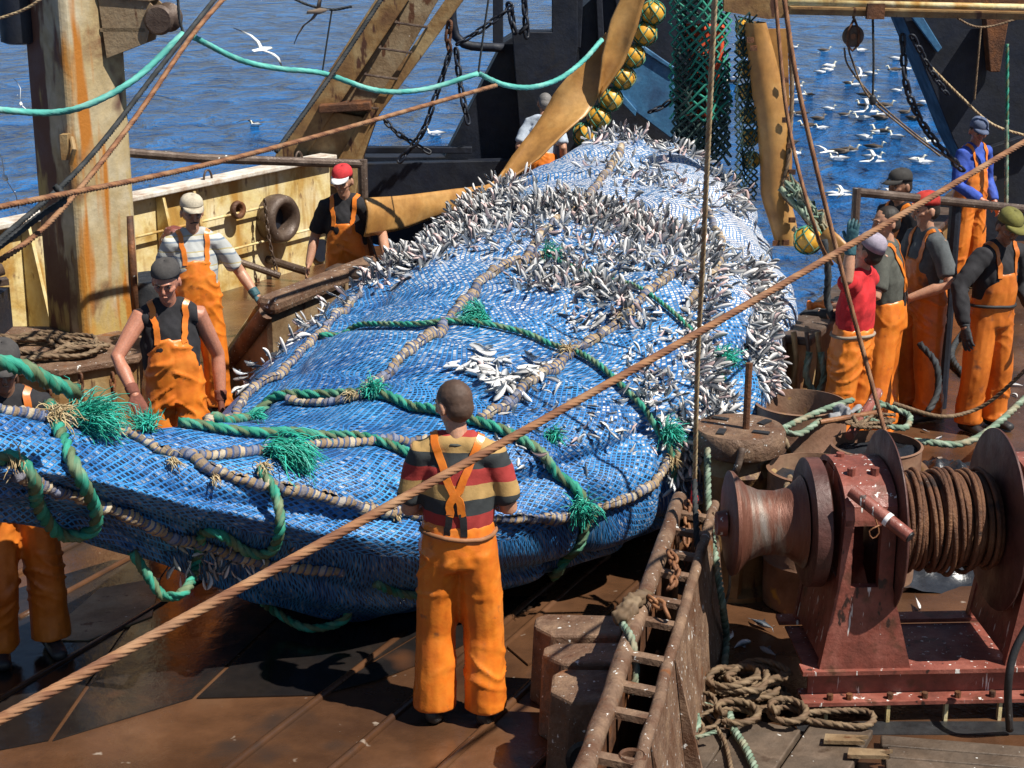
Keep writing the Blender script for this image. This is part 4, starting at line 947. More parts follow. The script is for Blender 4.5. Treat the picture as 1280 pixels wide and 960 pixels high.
        def fold(co, n_):
            z = co.z; a = math.atan2(co.y, co.x)
            sx = 1 if co.x > 0 else -1
            q = .009*noise.noise(Vector((co.x*8+z*2*sx, co.y*8, z*1.2+3+loc[0])))+.004*noise.noise(Vector((co.x*14-z*8*sx, co.y*12, z*4)))
            k = (1-min(1, abs(noise.noise(Vector((co.x*7+z*9*sx, co.y*5+z*3, z*5+7+loc[0]))))*4.5))**1.5
            q += .011*k*max(0, noise.noise(Vector((z*3.3, co.x*2, loc[1])))+.25)*2
            return q-.006
        fuse(t, 'bib_trousers', M[trousers], root, .012, 2, fold)
        if belt:
            t = MB(); n_ = 28; t.tube([Vector((.196*f*math.cos(2*math.pi*k/n_), .158*f*math.sin(2*math.pi*k/n_), 1.035+.01*math.sin(k))) for k in range(n_)], .014, closed=True, n=8); 
            bt_ = [o for o in root.children if o.name.startswith('bib_trousers')][0].data; bv2 = BVHTree.FromPolygons([v.co[:] for v in bt_.vertices], [p.vertices[:] for p in bt_.polygons]); cen = Vector((0, 0, 1.04)); q = []
            for k in range(40):
                a = 2*math.pi*k/40; d_ = Vector((math.cos(a), math.sin(a), 0)); h_ = bv2.ray_cast(cen+d_*.6+Vector((0, 0, .008*math.sin(a*2))), -d_)[0]; q.append((h_ or cen+d_*.17)+d_*.004)
            t = MB(); t.tube(q, .012, closed=True, n=8); t.build('belt', M[belt], root, smooth=True)
    # ---------------- straps hugging the shirt
    if straps and sm:
        me = sm.data; bv = BVHTree.FromPolygons([v.co[:] for v in me.vertices], [p.vertices[:] for p in me.polygons])
        def strap(cps, wd=.019, mt=None):
            mb = MB(); pts = spline([U(c) for c in cps], .02); vs = []; prev = None
            hs = [bv.find_nearest(p) for p in pts]
            for i, (h, n_, _, _) in enumerate(hs):
                q = hs[min(i+1, len(hs)-1)][0]-hs[max(i-1, 0)][0]; q.normalize(); sdv = q.cross(n_).normalized()
                vs += [h+n_*.004-sdv*wd, h+n_*.010-sdv*wd, h+n_*.010+sdv*wd, h+n_*.004+sdv*wd]
            m_ = len(hs); fs = [(i*4+k, i*4+(k+1) % 4, (i+1)*4+(k+1) % 4, (i+1)*4+k) for i in range(m_-1) for k in range(4)]+[(0, 1, 2, 3), ((m_-1)*4+3, (m_-1)*4+2, (m_-1)*4+1, (m_-1)*4)]
            mb.add(vs, fs); return mb.build('strap', M[mt or trousers], root, smooth='auto')
        for S_ in (-1, 1):
            strap([(S_*.10, -.16, 1.30), (S_*.10, -.13, 1.40), (S_*.10, -.04, 1.50), (S_*.09, .08, 1.47), (S_*.035, .16, 1.32), (-S_*.015, .17, 1.24), (-S_*.035, .17, 1.16)])
            if bibback or True: strap([(-S_*.035, .17, 1.17), (-S_*.05, .17, 1.05)], .017, 'black')
    # ---------------- gloves, boots
    for i in (0, 1):
        S_ = -1 if i == 0 else 1; e, w_ = arms[i]; d = (w_-e).normalized()
        if gloves[i]:
            g = MB(); limb(g, [w_-d*.07, w_-d*.01], [.040, .036], cap=.2); hand(g, w_, d, pn[i], curl[i], 1.12, right=S_); fuse(g, 'glove', M[gloves[i]], root, .0055, 1, lambda co, n_: .003+.002*noise.noise(co*60))
        g = MB(); limb(g, [(S_*(stance+.006), .02, .20), (S_*(stance+.006), .02, .075)], [.062, .062]); limb(g, [(S_*(stance+.006), .06, .048), (S_*(stance+.012), -.05, .05), (S_*(stance+.02), -.16, .04)], [(.048, .046), (.050, .045), (.045, .034)])
        g.v = [Vector((v.x, v.y, max(v.z, .005))) for v in g.v]; fuse(g, 'boot', M[boots], root, .010, 3)
    # ---------------- hair and headgear
    if hair:
        g = MB(); ellip(g, Hd((0, .024, 1.706)), (.0775, .0885, .0855), hm); ellip(g, Hd((0, .045, 1.665)), (.070, .064, .07), hm)
        fuse(g, 'hair', M[hair], root, .008, 2, lambda co, n_: .0015*noise.noise(co*90))
    if cap:
        mt, kind = cap[0], cap[1]; g = MB(); vs = []; n_ = 24; bk = -1 if kind == 'back' else 1
        for (z, rx, ry) in ((1.722, .0825, .100), (1.748, .083, .100), (1.774, .078, .093), (1.796, .062, .075), (1.809, .038, .046), (1.813, .004, .005)):
            for k in range(n_):
                a = 2*math.pi*k/n_; vs.append(Hd((rx*math.cos(a), .014+ry*math.sin(a), z+(-.022*math.sin(a) if z < 1.73 else 0))))
        g.add(vs, [(i*n_+k, i*n_+(k+1) % n_, (i+1)*n_+(k+1) % n_, (i+1)*n_+k) for i in range(5) for k in range(n_)])
        co_ = g.build('cap', M[mt], root, smooth=True); sd_ = co_.modifiers.new('s', 'SOLIDIFY'); sd_.thickness = .004
        if kind != 'none':
            g = MB(); vs = []; m_ = 12
            for t_ in (0, .5, 1):
                for k in range(m_+1):
                    a = -math.pi*(.14+.72*k/m_) if bk == 1 else math.pi*(.14+.72*k/m_)
                    r_ = 1+.0*t_; ext = t_*.072*math.sin(abs(a))**1.2
                    vs.append(Hd((.083*math.cos(a), .014+.101*math.sin(a)-bk*ext, 1.740-.010*t_*t_-.020*abs(math.cos(a))*t_+(.0 if bk == 1 else .008))))
            g.add(vs, [(i*(m_+1)+k, i*(m_+1)+k+1, (i+1)*(m_+1)+k+1, (i+1)*(m_+1)+k) for i in range(2) for k in range(m_)])
            bo = g.build('cap_peak', M[cap[2] if len(cap) > 2 else mt], root, smooth=True); sd_ = bo.modifiers.new('s', 'SOLIDIFY'); sd_.thickness = .006
    if moustache:
        g = MB(); limb(g, [Hd((-.028, -.078, 1.627)), Hd((0, -.094, 1.637)), Hd((.028, -.078, 1.627))], [.006, .008, .006], n=8); fuse(g, 'moustache', M['hair_dark'], root, .004, 1)
    for sx in (-1, 1):
        g = MB(); limb(g, [Hd((sx*.016, -.088, 1.703)), Hd((sx*.033, -.085, 1.708)), Hd((sx*.048, -.074, 1.702))], [.0035, .0045, .003], n=6); g.build('eyebrow', M['hair_dark'], root, smooth=True)
    return root
M['eye'] = flat('eye_dark', (.16, .11, .09), .3)
M['hair_dark'] = flat('dark_hair', (.02, .014, .010), .55); M['hair_short'] = flat('cropped_brown_hair', (.085, .048, .032), .6, .3); M['hair_grey'] = flat('grey_hair', (.17, .16, .155), .6)
M['cloth_black'] = flat('black_cotton', (.020, .019, .022), .85); M['cloth_grey'] = flat('grey_green_cotton', (.075, .078, .065), .85); M['cloth_grey2'] = flat('slate_grey_cotton', (.085, .095, .10), .85)
M['cloth_red'] = flat('red_cotton', (.55, .02, .025), .8); M['cloth_blue'] = flat('blue_jacket_cloth', (.035, .085, .42), .7); M['cloth_pale'] = flat('pale_blue_cotton', (.42, .48, .56), .8)
M['glove_brown'] = flat('brown_glove', (.17, .055, .035), .8); M['glove_teal'] = flat('dark_teal_glove', (.03, .10, .12), .6); M['glove_orange'] = flat('orange_glove', (.75, .2, .03), .5); M['glove_dark'] = flat('dark_glove', (.02, .022, .025), .6)
M['cap_grey'] = flat('grey_cap_cloth', (.055, .05, .048), .85); M['cap_beige'] = flat('beige_cap_cloth', (.48, .42, .32), .85); M['cap_red'] = flat('red_cap_cloth', (.55, .03, .035), .8); M['cap_white'] = flat('white_cap_peak', (.78, .76, .74), .8)
M['cap_lilac'] = flat('pale_lilac_cap_cloth', (.32, .28, .34), .85); M['cap_blue'] = flat('slate_blue_cap_cloth', (.09, .115, .19), .85); M['cap_olive'] = flat('olive_yellow_cap_cloth', (.15, .14, .035), .85); M['cap_dark'] = flat('dark_cap_cloth', (.035, .032, .03), .85)
M['belt_cord'] = flat('grey_cord', (.30, .24, .18), .8); M['belt_brown'] = flat('brown_belt', (.28, .12, .05), .6); M['lime'] = flat('lime_trim', (.55, .62, .02), .6); M['band_red'] = flat('red_headband', (.45, .03, .02), .8)
def stripes(name, cols, period, z0, wob=.01):
    def ex(m, n, l, bs, mp, col):
        t = n.new('ShaderNodeTexCoord'); ns = n.new('ShaderNodeTexNoise'); ns.inputs['Scale'].default_value = 5; l.new(t.outputs['Object'], ns.inputs['Vector'])
        sp = n.new('ShaderNodeSeparateXYZ'); l.new(t.outputs['Object'], sp.inputs[0])
        a = n.new('ShaderNodeMath'); a.operation = 'MULTIPLY_ADD'; l.new(ns.outputs[0], a.inputs[0]); a.inputs[1].default_value = wob*3; l.new(sp.outputs[2], a.inputs[2])
        b = n.new('ShaderNodeMath'); b.operation = 'ADD'; l.new(a.outputs[0], b.inputs[0]); b.inputs[1].default_value = -z0+period*20
        c = n.new('ShaderNodeMath'); c.operation = 'DIVIDE'; l.new(b.outputs[0], c.inputs[0]); c.inputs[1].default_value = period
        f = n.new('ShaderNodeMath'); f.operation = 'FRACT'; l.new(c.outputs[0], f.inputs[0])
        cr = n.new('ShaderNodeValToRGB'); cr.color_ramp.interpolation = 'CONSTANT'; l.new(f.outputs[0], cr.inputs[0]); e = cr.color_ramp.elements
        while len(e) > 1: e.remove(e[0])
        tot = 0; e[0].position = 0; e[0].color = (*cols[0][1], 1); tot = cols[0][0]
        for w_, c_ in cols[1:]: q = e.new(tot); q.color = (*c_, 1); tot += w_
        l.new(cr.outputs[0], bs.inputs['Base Color'])
    return mat(name, [(0, (1, 1, 1)), (1, (1, 1, 1))], 5, (.8, .9), 0, .15, 60, coords='obj', extra=ex)
TAN, DKG, RED_ = (.45, .28, .10), (.035, .04, .042), (.36, .035, .03)
M['shirt_striped'] = stripes('rugby_striped_cotton', [(.33, TAN), (.34, RED_), (.33, DKG)], .228, 1.478)
M['shirt_polo'] = stripes('pale_striped_polo_cotton', [(.55, (.42, .43, .42)), (.12, (.20, .24, .30)), (.25, (.55, .55, .50)), (.08, (.45, .38, .2))], .12, 1.4)

# ---- the crew
def at(x, y, z): p = P(x, y, z=z); return (p.x, p.y)
def stand(px, ytop, H=1.78, dz=0):      # ground point for a head whose top shows at (px, ytop)
    p = P(px, ytop, z=H+dz); return Vector((p.x, p.y, dz))
person('man in striped shirt and orange bib trousers seen from behind in the foreground', Vector((-.265, 7.80, .0)), 176, 1.79, 0, head=(44, 14), hair='hair_short', shirt='shirt_striped', skin='skin', band='cloth_grey',
       arms=[((-.245, -.04, 1.14), (-.13, -.27, 1.12)), ((.245, -.02, 1.13), (.15, -.25, 1.08))], bib=True, bibback=False, belt='belt_brown', stance=.122, gloves=('glove_brown', 'glove_brown'), fat=1.04)
person('man in black sleeveless shirt with brown gloves and grey backward cap looking down', Vector((-2.22, 10.55, 0)), 14, 1.80, 4, head=(-14, 14), cap=('cap_grey', 'back'), hair='hair_dark', skin='skin_red', shirt='cloth_black', sleeve='none',
       arms=[((-.34, -.16, 1.22), (-.25, -.36, 1.02)), ((.30, .06, 1.14), (.30, -.02, .84))], gloves=('glove_brown', 'glove_brown'), curl=(.7, .5), pnorm=[(.2, 0, -1), (-1, .2, 0)])
person('moustached man in beige cap and pale striped polo leaning a hand on the coaming', stand(238, 248), 18, 1.78, 3, head=(4, 6), cap=('cap_beige', 'front'), hair='hair_dark', shirt='shirt_polo', moustache=True,
       arms=[((-.26, .06, 1.16), (-.20, -.12, 1.0)), ((.36, .02, 1.17), (.47, -.10, .98))], gloves=(None, 'glove_teal'), curl=(.5, .15), pnorm=[(1, .3, 0), (0, 0, -1)])
person('man in red cap with white peak and black shirt beside the hide flap', stand(431, 206), -6, 1.76, 5, head=(-10, 12), cap=('cap_red', 'front', 'cap_white'), hair='hair_dark', shirt='cloth_black', trousers='orange',
       arms=[((-.29, .0, 1.15), (-.33, -.12, .92)), ((.33, -.05, 1.2), (.42, -.32, 1.02))], gloves=(None, None), curl=(.8, .3))
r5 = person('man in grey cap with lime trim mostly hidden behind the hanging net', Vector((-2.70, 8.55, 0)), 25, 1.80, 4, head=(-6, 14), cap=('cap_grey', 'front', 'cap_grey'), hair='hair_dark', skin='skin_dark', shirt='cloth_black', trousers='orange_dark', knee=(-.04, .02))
mb = MB(); mb.tube([Vector((.055*k/4.0-.02, -.085-.0, 1.765-.006*k)) for k in range(3)], .004); 
for pts in ([(.0, -.085, 1.735), (.0, -.07, 1.79), (.0, -.02, 1.813)], [(-.078, -.075, 1.685), (-.04, -.145, 1.675), (0, -.155, 1.674), (.04, -.145, 1.675), (.078, -.075, 1.685)]):
    mb = MB(); mb.tube([Vector(p)+Vector((0, -.012, -.012)) for p in pts], .005); mb.build('trim', M['lime'], r5)
person('grey haired man in pale blue shirt turned away behind the raised hide', stand(677, 118), 165, 1.78, 14, head=(25, 10), hair='hair_grey', shirt='cloth_pale', straps=False)
person('man in red shirt with lilac cap raising a gloved hand, back to the camera', Vector((2.46, 11.75, 0)), -125, 1.74, -4, head=(-8, -14), cap=('cap_lilac', 'front'), hair='hair_dark', shirt='cloth_red', straps=False, bib=False, belt='belt_cord',
       arms=[((-.24, -.16, 1.10), (-.26, -.38, 1.08)), ((.27, .05, 1.50), (.23, .05, 1.75))], gloves=('glove_dark', 'glove_teal'), curl=(.3, .35), pnorm=[(0, 0, -1), (-1, 0, 0)], fat=1.04)
person('crop haired smiling man in dark grey tee looking left between two workmates', Vector((2.86, 12.45, 0)), -112, 1.79, 4, head=(38, 2), hair='hair_dark', shirt='cloth_grey', bibback=False,
       arms=[((-.32, -.05, 1.18), (-.36, -.30, 1.12)), ((.32, -.04, 1.18), (.28, -.28, 1.08))])
person('man in red headband and slate grey tee facing left', Vector((3.27, 12.95, 0)), -72, 1.80, 3, head=(-6, 6), hair='hair_dark', cap=('band_red', 'none'), shirt='cloth_grey2', skin='skin',
       arms=[((-.31, -.06, 1.18), (-.22, -.34, 1.10)), ((.33, .0, 1.16), (.20, -.26, 1.04))], band='band_red', trousers='orange_dark')
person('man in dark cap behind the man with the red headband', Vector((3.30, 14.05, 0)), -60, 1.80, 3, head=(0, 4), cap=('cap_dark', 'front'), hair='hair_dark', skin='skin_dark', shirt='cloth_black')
person('man in blue jacket and slate blue cap standing near the stern rail', stand(1219, 152), 38, 1.80, 2, head=(-30, 18), cap=('cap_blue', 'front'), hair='hair_dark', shirt='cloth_blue', sleeve='long', skin='skin_red',
       arms=[((-.27, -.04, 1.14), (-.16, -.28, 1.0)), ((.30, .02, 1.14), (.22, -.16, .92))])
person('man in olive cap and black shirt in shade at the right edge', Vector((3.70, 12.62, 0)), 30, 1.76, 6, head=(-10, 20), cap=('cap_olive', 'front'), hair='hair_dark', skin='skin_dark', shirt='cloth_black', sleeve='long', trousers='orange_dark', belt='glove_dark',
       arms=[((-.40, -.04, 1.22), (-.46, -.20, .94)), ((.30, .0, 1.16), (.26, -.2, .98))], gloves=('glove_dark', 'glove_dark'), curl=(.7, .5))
# ================================================================ WINCH AND FOREGROUND GEAR
WZ = R(2.5); W0 = Vector((1.62, 7.82, 0))
wn_ = empty('trawl_winch', W0, WZ, label='red painted winch with rusty wire on its drum and a bare warping head', cat='winch')
def frame_prof(x0, y, th):      # the A-shaped stand, front face at y; built as boxes round the slot
    mb = MB(); z0, z1 = .27, 1.36
    # lower trapezoid
    mb.prism([(x0-.05, y, z0), (x0+.42, y, z0), (x0+.30, y, .72), (x0+.02, y, .72)], (0, th, 0))
    mb.prism([(x0+.02, y, .72), (x0+.085, y, .72), (x0+.085, y, 1.08), (x0+.04, y, 1.08)], (0, th, 0))
    mb.prism([(x0+.225, y, .72), (x0+.30, y, .72), (x0+.30, y, 1.08), (x0+.225, y, 1.08)], (0, th, 0))
    return mb
for i, x0 in enumerate((0.0, .96)):
    a = frame_prof(x0, 0, .05); b = frame_prof(x0, .62, .05); a.add(b.v, b.f)
    # curved cap over the bearing
    pr = []
    for k in range(13):
        t = math.pi*k/12; pr.append((.335+.335*-math.cos(t), 1.08+.20*math.sin(t)**.8))
    for (p, q) in zip(pr[:-1], pr[1:]):
        a.prism([(x0+.04, p[0], p[1]), (x0+.30, p[0], p[1]), (x0+.30, p[0], p[1]-.03), (x0+.04, p[0], p[1]-.03)], (0, q[0]-p[0]+.001, q[1]-p[1]))
    a.prism([(x0+.04, .06, .75), (x0+.04, .62, .75), (x0+.04, .60, 1.10), (x0+.04, .45, 1.24), (x0+.04, .22, 1.24), (x0+.04, .08, 1.10)], (.02, 0, 0))
    a.prism([(x0-.04, .06, z) for z in (.30,)]+[(x0-.04, .61, .30), (x0+.03, .61, .74), (x0+.03, .06, .74)], (.02, 0, 0))
    a.build('stand', M['winch_red'], wn_, smooth=False)
    if i == 0:
        for px_, py_ in ((.10, .18), (.22, .18), (.1, .42)):
            m_ = MB(); m_.lathe((x0+px_, py_, 1.245), [(.022, 0), (.022, .05), (.001, .051)], n=8); m_.build('bolt', M['winch_red'], wn_)
AX = .95; CY = .33
def disc(name, x, r, th, mt, hub=.1, n=64):
    mb = MB(); mb.lathe((x, CY, AX), [(.001, -.001), (r-.015, 0), (r, .008), (r, th-.008), (r-.015, th), (.001, th+.001)], axis=(1, 0, 0), n=n, cap=False); return mb.build(name, mt, wn_, smooth='auto')
disc('brake_disc', -.10, .335, .09, M['winch_dark']); disc('flange', .31, .475, .022, M['winch_dark']); disc('flange', .90, .475, .025, M['winch_dark'])
mb = MB(); mb.lathe((-.37, CY, AX), [(.001, -.12), (.24, -.12), (.272, -.11), (.268, -.09), (.20, -.03), (.17, .04), (.165, .12), (.18, .19), (.22, .24), (.24, .26)], axis=(1, 0, 0), n=56, cap=False)
mb.build('warping_head', mat('worn_bright_steel', [(.3, (.13, .04, .025)), (.50, (.17, .07, .045)), (.58, (.22, .17, .14)), (.75, (.36, .33, .31))], 2.2, (.36, .6), .4, .4, 40, stretch=(3.5, .5, .5)), wn_, smooth='auto')
mb = MB(); mb.lathe((-.37, CY, AX), [(.001, -.17), (.06, -.18), (.07, -.13)], axis=(1, 0, 0), n=24, cap=False); mb.build('shaft_end', M['winch_red'], wn_, smooth='auto')
mb = MB(); mb.lathe((.33, CY, AX), [(.215, 0), (.215, .56)], axis=(1, 0, 0), n=32); mb.build('drum_core', M['rust'], wn_, smooth='auto')
# wire on the drum: wound turns, a second ragged layer
def turns(x0, x1, r, n_, wob):
    pts = []
    for k in range(int(n_*44)):
        a = 2*math.pi*k/44; x = x0+(x1-x0)*k/(n_*44)+wob*math.sin(k*.085)*.008
        rr = r+wob*.012*noise.noise(Vector((k*.03, 0, r)))
        pts.append(Vector((x, CY+rr*math.cos(a), AX+rr*math.sin(a))))
    return pts
random.seed(3)
mb = MB(); mb.tube(turns(.342, .888, .232, 24, 1), .0125, n=8); mb.build('wound_wire', M['wire_wound'], wn_, smooth=True)
mb = MB(); mb.tube(turns(.36, .83, .256, 16, 4), .0125, n=8); mb.build('wound_wire', M['wire_wound'], wn_, smooth=True)
# crank pipe and hanging wire
mb = MB(); mb.tube([(.06, .0, 1.24), (.30, -.22, 1.08)], .034, n=14); mb.build('lever', M['winch_red'], wn_, smooth='auto')
mb = MB(); mb.tube([(.205, -.133, 1.143), (.220, -.147, 1.133)], .036, n=14); mb.build('lever_band', M['cap_white'], wn_, smooth='auto')
mb = MB(); mb.tube([(.30, -.22, 1.08), (.306, -.226, 1.076)], .028, n=14); mb.build('lever_bore', M['black'], wn_, smooth='auto')
mb = MB(); mb.tube(spline([(.16, -.06, 1.19), (.165, -.04, 1.14), (.18, -.035, 1.10), (.20, -.04, 1.03), (.17, -.04, 1.0), (.15, -.04, 1.04), (.2, -.04, 1.07)], .02), .004, n=6); mb.build('hanging_wire', M['wire'], wn_, smooth=True)
mb = MB(); mb.beam((-.14, .02, .26), (1.60, .02, .26), .10, .022); mb.beam((-.14, .64, .26), (1.60, .64, .26), .10, .022); mb.beam((-.10, .03, .19), (1.60, .03, .19), .02, .13); mb.beam((-.14, .0, .115), (1.60, .0, .115), .17, .02)
mb.box((.74, .33, .243), (1.7, .5, .012)); mb.build('bed_frame', M['winch_red'], wn_)
mb = MB()
for x in (0, .1, .31, .49, .66, .84, 1.02): mb = MB(); mb.lathe((x, -.05, .126), [(.017, 0), (.017, .03), (.001, .031)], n=6); mb.build('bolt', M['rust'], wn_)
for x in (-.02, .30, .60, .88, 1.15):
    mb = MB(); mb.box((x, -.06, .05), (.018, .03, .10)); mb.build('foot', M['cream'], wn_)
mb = MB(); mb.tube([(-.2, -.05, .108), (1.6, -.05, .108)], .014); mb.build('edge_bar', M['gold_steel'], wn_, smooth=True)
# black hose over the bed
mb = MB(); mb.tube(spline([P(1292, 770, Y=7.6), P(1268, 815, Y=7.55), P(1260, 860, Y=7.52), P(1262, 912, z=.03)], .03), .02, n=10); mb.build('hose', M['black'], smooth=True, label='black rubber hose bent down over the red winch bed', cat='hose')
# ---- planks
dkp = empty('plank_walkway', (1.5, 7.0, 0), label='grey worn wooden planks lying crosswise under the winch', cat='planking')
def plank(p0, p1, w_, name='plank', h=.05, z=.03):
    mb = MB(); a, b = Vector((*p0, z)), Vector((*p1, z)); mb.beam(a, b, w_, h); mb.v = [v-dkp.location for v in mb.v]; return mb.build(name, M['deck_grey'], dkp, bevel=.008)
A0 = P(1100, 922, z=.05); B0_ = P(1300, 938, z=.05)
u_ = (B0_-A0).normalized(); v_ = Vector((u_.y, -u_.x, 0))
for i in range(5):
    o_ = v_*(.115*i+.03); p0 = A0+o_+u_*random.uniform(-.02, .08); p1 = B0_+o_+u_*.3; plank(p0[:2], p1[:2], .108)
C0 = P(1075, 905, z=.05)
for i, (x0, x1) in enumerate(((878, 820), (965, 905), (1055, 1000))):
    a, b = P(x0, 905, z=.05), P(x1, 990, z=.05); plank(a[:2], b[:2], .30)
mb = MB(); a, b = P(1150, 900, z=.0), P(1150, 905, z=.0)
mb.box((2.1, 7.70, .0), (1.3, .14, .006)); mb.build('gap_shade_strip', M['black'], kind='structure')  # flat black strip, painted shade of the void under the winch bed
# broken wooden boards
for (x, y, s_) in ((1055, 930, 1), (1085, 948, .8)):
    mb = MB(); p = P(x, y, z=.07); mb.prism([p+Vector((-.1, 0, 0)), p+Vector((.10, -.01, 0)), p+Vector((.06, .03, 0)), p+Vector((.13, .05, 0)), p+Vector((-.08, .07, 0))], (0, 0, .02))
    mb.build('broken_board', M['tan_steel'], label='splintered yellowish board end between the plank rows', cat='board', group='splintered boards')
# ---- low bin wall with its ladder-like pipe rail
ra, rb = P(762, 965, z=.78), P(866, 640, z=.78)
lr = empty('coaming', Vector((ra.x, ra.y, 0)), label='ladder like double pipe rail on the low wall in the foreground', cat='coaming rail')
dv = (rb-ra).normalized(); pv = Vector((dv.y, -dv.x, 0)); Lr = (rb-ra).length
ra2, rb2 = ra-dv*.8, rb+dv*.2
def rel(mb): mb.v = [v-lr.location for v in mb.v]; return mb
mb = MB(); q = [ra2.lerp(rb2, i/24)+Vector((noise.noise(Vector((i*.4, 0, 0)))*.015, 0, noise.noise(Vector((0, i*.4, 0)))*.012)) for i in range(25)]; mb.tube([p-pv*.10 for p in q], [.043+.006*noise.noise(Vector((i*.9, 3, 0))) for i in range(25)], n=14); rel(mb).build('rail_pipe', M['rust_lit'], lr, smooth='auto')
mb = MB(); mb.tube([p+pv*.10+Vector((0, 0, -.02)) for p in q], .028, n=12); rel(mb).build('rail_pipe', M['rust_lit'], lr, smooth='auto')
for i in range(11):
    c = ra.lerp(rb, -.05+i*.105+random.uniform(-.018, .018)); mb = MB(); mb.beam(c-pv*.09, c+pv*.09+Vector((0, 0, -.02)), .055, .03); rel(mb).build('rung', M['rust_lit'], lr, smooth='auto')
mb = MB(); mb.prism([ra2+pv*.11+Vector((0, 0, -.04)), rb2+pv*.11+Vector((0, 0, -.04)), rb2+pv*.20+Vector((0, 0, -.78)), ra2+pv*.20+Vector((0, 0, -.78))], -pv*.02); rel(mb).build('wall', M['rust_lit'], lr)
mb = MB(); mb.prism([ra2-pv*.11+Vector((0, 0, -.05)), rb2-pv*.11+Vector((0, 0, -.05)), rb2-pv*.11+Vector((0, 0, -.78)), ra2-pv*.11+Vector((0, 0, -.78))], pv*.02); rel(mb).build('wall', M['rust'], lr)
for t in (.12, .40):
    c = ra.lerp(rb, t); mb = MB(); mb.prism([c+pv*.12+Vector((0, 0, -.06)), c+pv*.20+Vector((0, 0, -.78)), c+pv*.30+Vector((0, 0, -.78))], dv*.03); rel(mb).build('gusset', M['rust_lit'], lr)
mb = MB(); c = P(790, 945, z=.78); mb.lathe(c+Vector((0, 0, -.12)), [(.05, 0), (.058, .12), (.05, .13), (.042, .12), (.04, 0)], n=20, cap=False); rel(mb).build('socket', M['rust'], lr, smooth='auto')
# ---- three cast blocks
for i, (x, y, w_, d_, h_, rot) in enumerate(((718, 776, .46, .26, .46, .12), (726, 812, .42, .24, .48, .10), (732, 852, .37, .34, .50, .08))):
    c = P(x, y, z=h_); rt = empty('cast_block', (c.x, c.y, 0), -rot, label='heavy rusty cast block splashed white, %s of the three by the rail' % ('farthest', 'middle', 'nearest')[i], cat='cast block', group='cast blocks by the rail')
    mb = MB(); hw = w_/2
    mb.prism([(-hw, -d_/2+.11, 0), (-hw+.10, -d_/2, 0), (hw, -d_/2, 0), (hw, d_/2, 0), (-hw+.05, d_/2, 0), (-hw, d_/2-.05, 0)], (.02, 0, h_))
    for q_ in mb.v[6:]: q_.z -= .10*max(0, -q_.x)+random.uniform(0, .015)
    ob_ = mb.build('block', M['rust_lit'], rt, bevel=.016)
    if i == 2:
        mb = MB(); mb.lathe((.02, -d_/2-.004, .18), [(.085, 0), (.08, .004), (.001, .0045)], axis=(0, 1, 0), n=20); mb.lathe((.02, -d_/2+.002, .18), [(.085, -.012), (.105, -.004), (.10, 0)], axis=(0, 1, 0), n=20, cap=False); mb.build('eye_hole', M['black'], rt)
# ---- capstan bollard
bc = P(935, 640, Y=9.55); bo = empty('capstan', Vector((bc.x+.02, 9.55, 0)), label='thick rusty capstan bollard with flat slotted head', cat='capstan')
bo.location = Vector((1.36, 9.55, 0))
mb = MB(); mb.lathe((0, 0, 0), [(.30, 0), (.30, .03), (.215, .06), (.20, .35), (.205, .36), (.205, .38), (.20, .40), (.21, .70), (.235, .76), (.20, .82), (.17, .86)], n=40); mb.build('barrel', M['gold_steel'], bo, smooth='auto')
mb = MB(); mb.lathe((0, 0, .86), [(.16, -.03), (.22, 0), (.265, .02), (.275, .05), (.275, .13), (.26, .155), (.001, .16)], n=40, cap=False); mb.build('head', M['rust_lit'], bo, smooth='auto')
for a in (.4, 2.2, 3.9, 5.4):
    mb = MB(); mb.box((.17*math.cos(a), .17*math.sin(a), 1.021), (.10, .045, .012), rz=a+.5); mb.build('slot', M['black'], bo)
mb = MB(); mb.tube([(.03, -.05, 1.0), (.035, -.04, 1.42)], .022, n=10); mb.build('pin', M['rust'], bo, smooth='auto')
mb = MB(); mb.tube(spline([(-.02, -.29, .98), (-.05, -.31, .86), (-.08, -.27, .78), (-.05, -.25, .70), (-.08, -.27, .60), (-.13, -.27, .58)], .03), .022, n=8); mb.build('hook', M['pipe'], bo, smooth=True)
mb = MB(); mb.prism([(-.24, -.24, 0), (-.02, -.30, 0), (.0, -.28, .30), (-.20, -.22, .55)], (.03, .05, 0)); mb.build('fin', M['gold_steel'], bo)
# ---- steel drums
def drum(loc, r_, h_, label, mtn='rust', fill=None, tilt=0):
    rt = empty('steel_drum', loc, 0, label=label, cat='steel drum', group='open steel drums')
    mb = MB(); mb.lathe((0, 0, 0), [(r_*.97, 0), (r_, .01), (r_, h_*.32), (r_*1.035, h_*.34), (r_, h_*.36), (r_, h_*.64), (r_*1.035, h_*.66), (r_, h_*.68), (r_, h_-.01), (r_*1.03, h_), (r_*.97, h_+.004), (r_*.965, h_-.02), (r_*.965, .25), (.001, .24)], n=44, cap=False)
    mb.build('shell', M[mtn], rt, smooth='auto')
    if fill is not None:
        mb = MB(); n_ = 40
        for ring in range(6):
            for k in range(n_):
                a = 2*math.pi*k/n_; q = r_*.96*ring/5; mb.v.append(Vector((q*math.cos(a), q*math.sin(a), h_-fill+.05*noise.noise(Vector((q*math.cos(a)*9, q*math.sin(a)*9, loc[0])))))); mb.uv.append((0, 0, 0)); mb.c.append((1, 1, 1, 1))
        mb.f += [[i*n_+k, i*n_+(k+1) % n_, (i+1)*n_+(k+1) % n_, (i+1)*n_+k] for i in range(5) for k in range(n_)]
        mb.build('contents', M['plastic_black'], rt, smooth=True)
    return rt
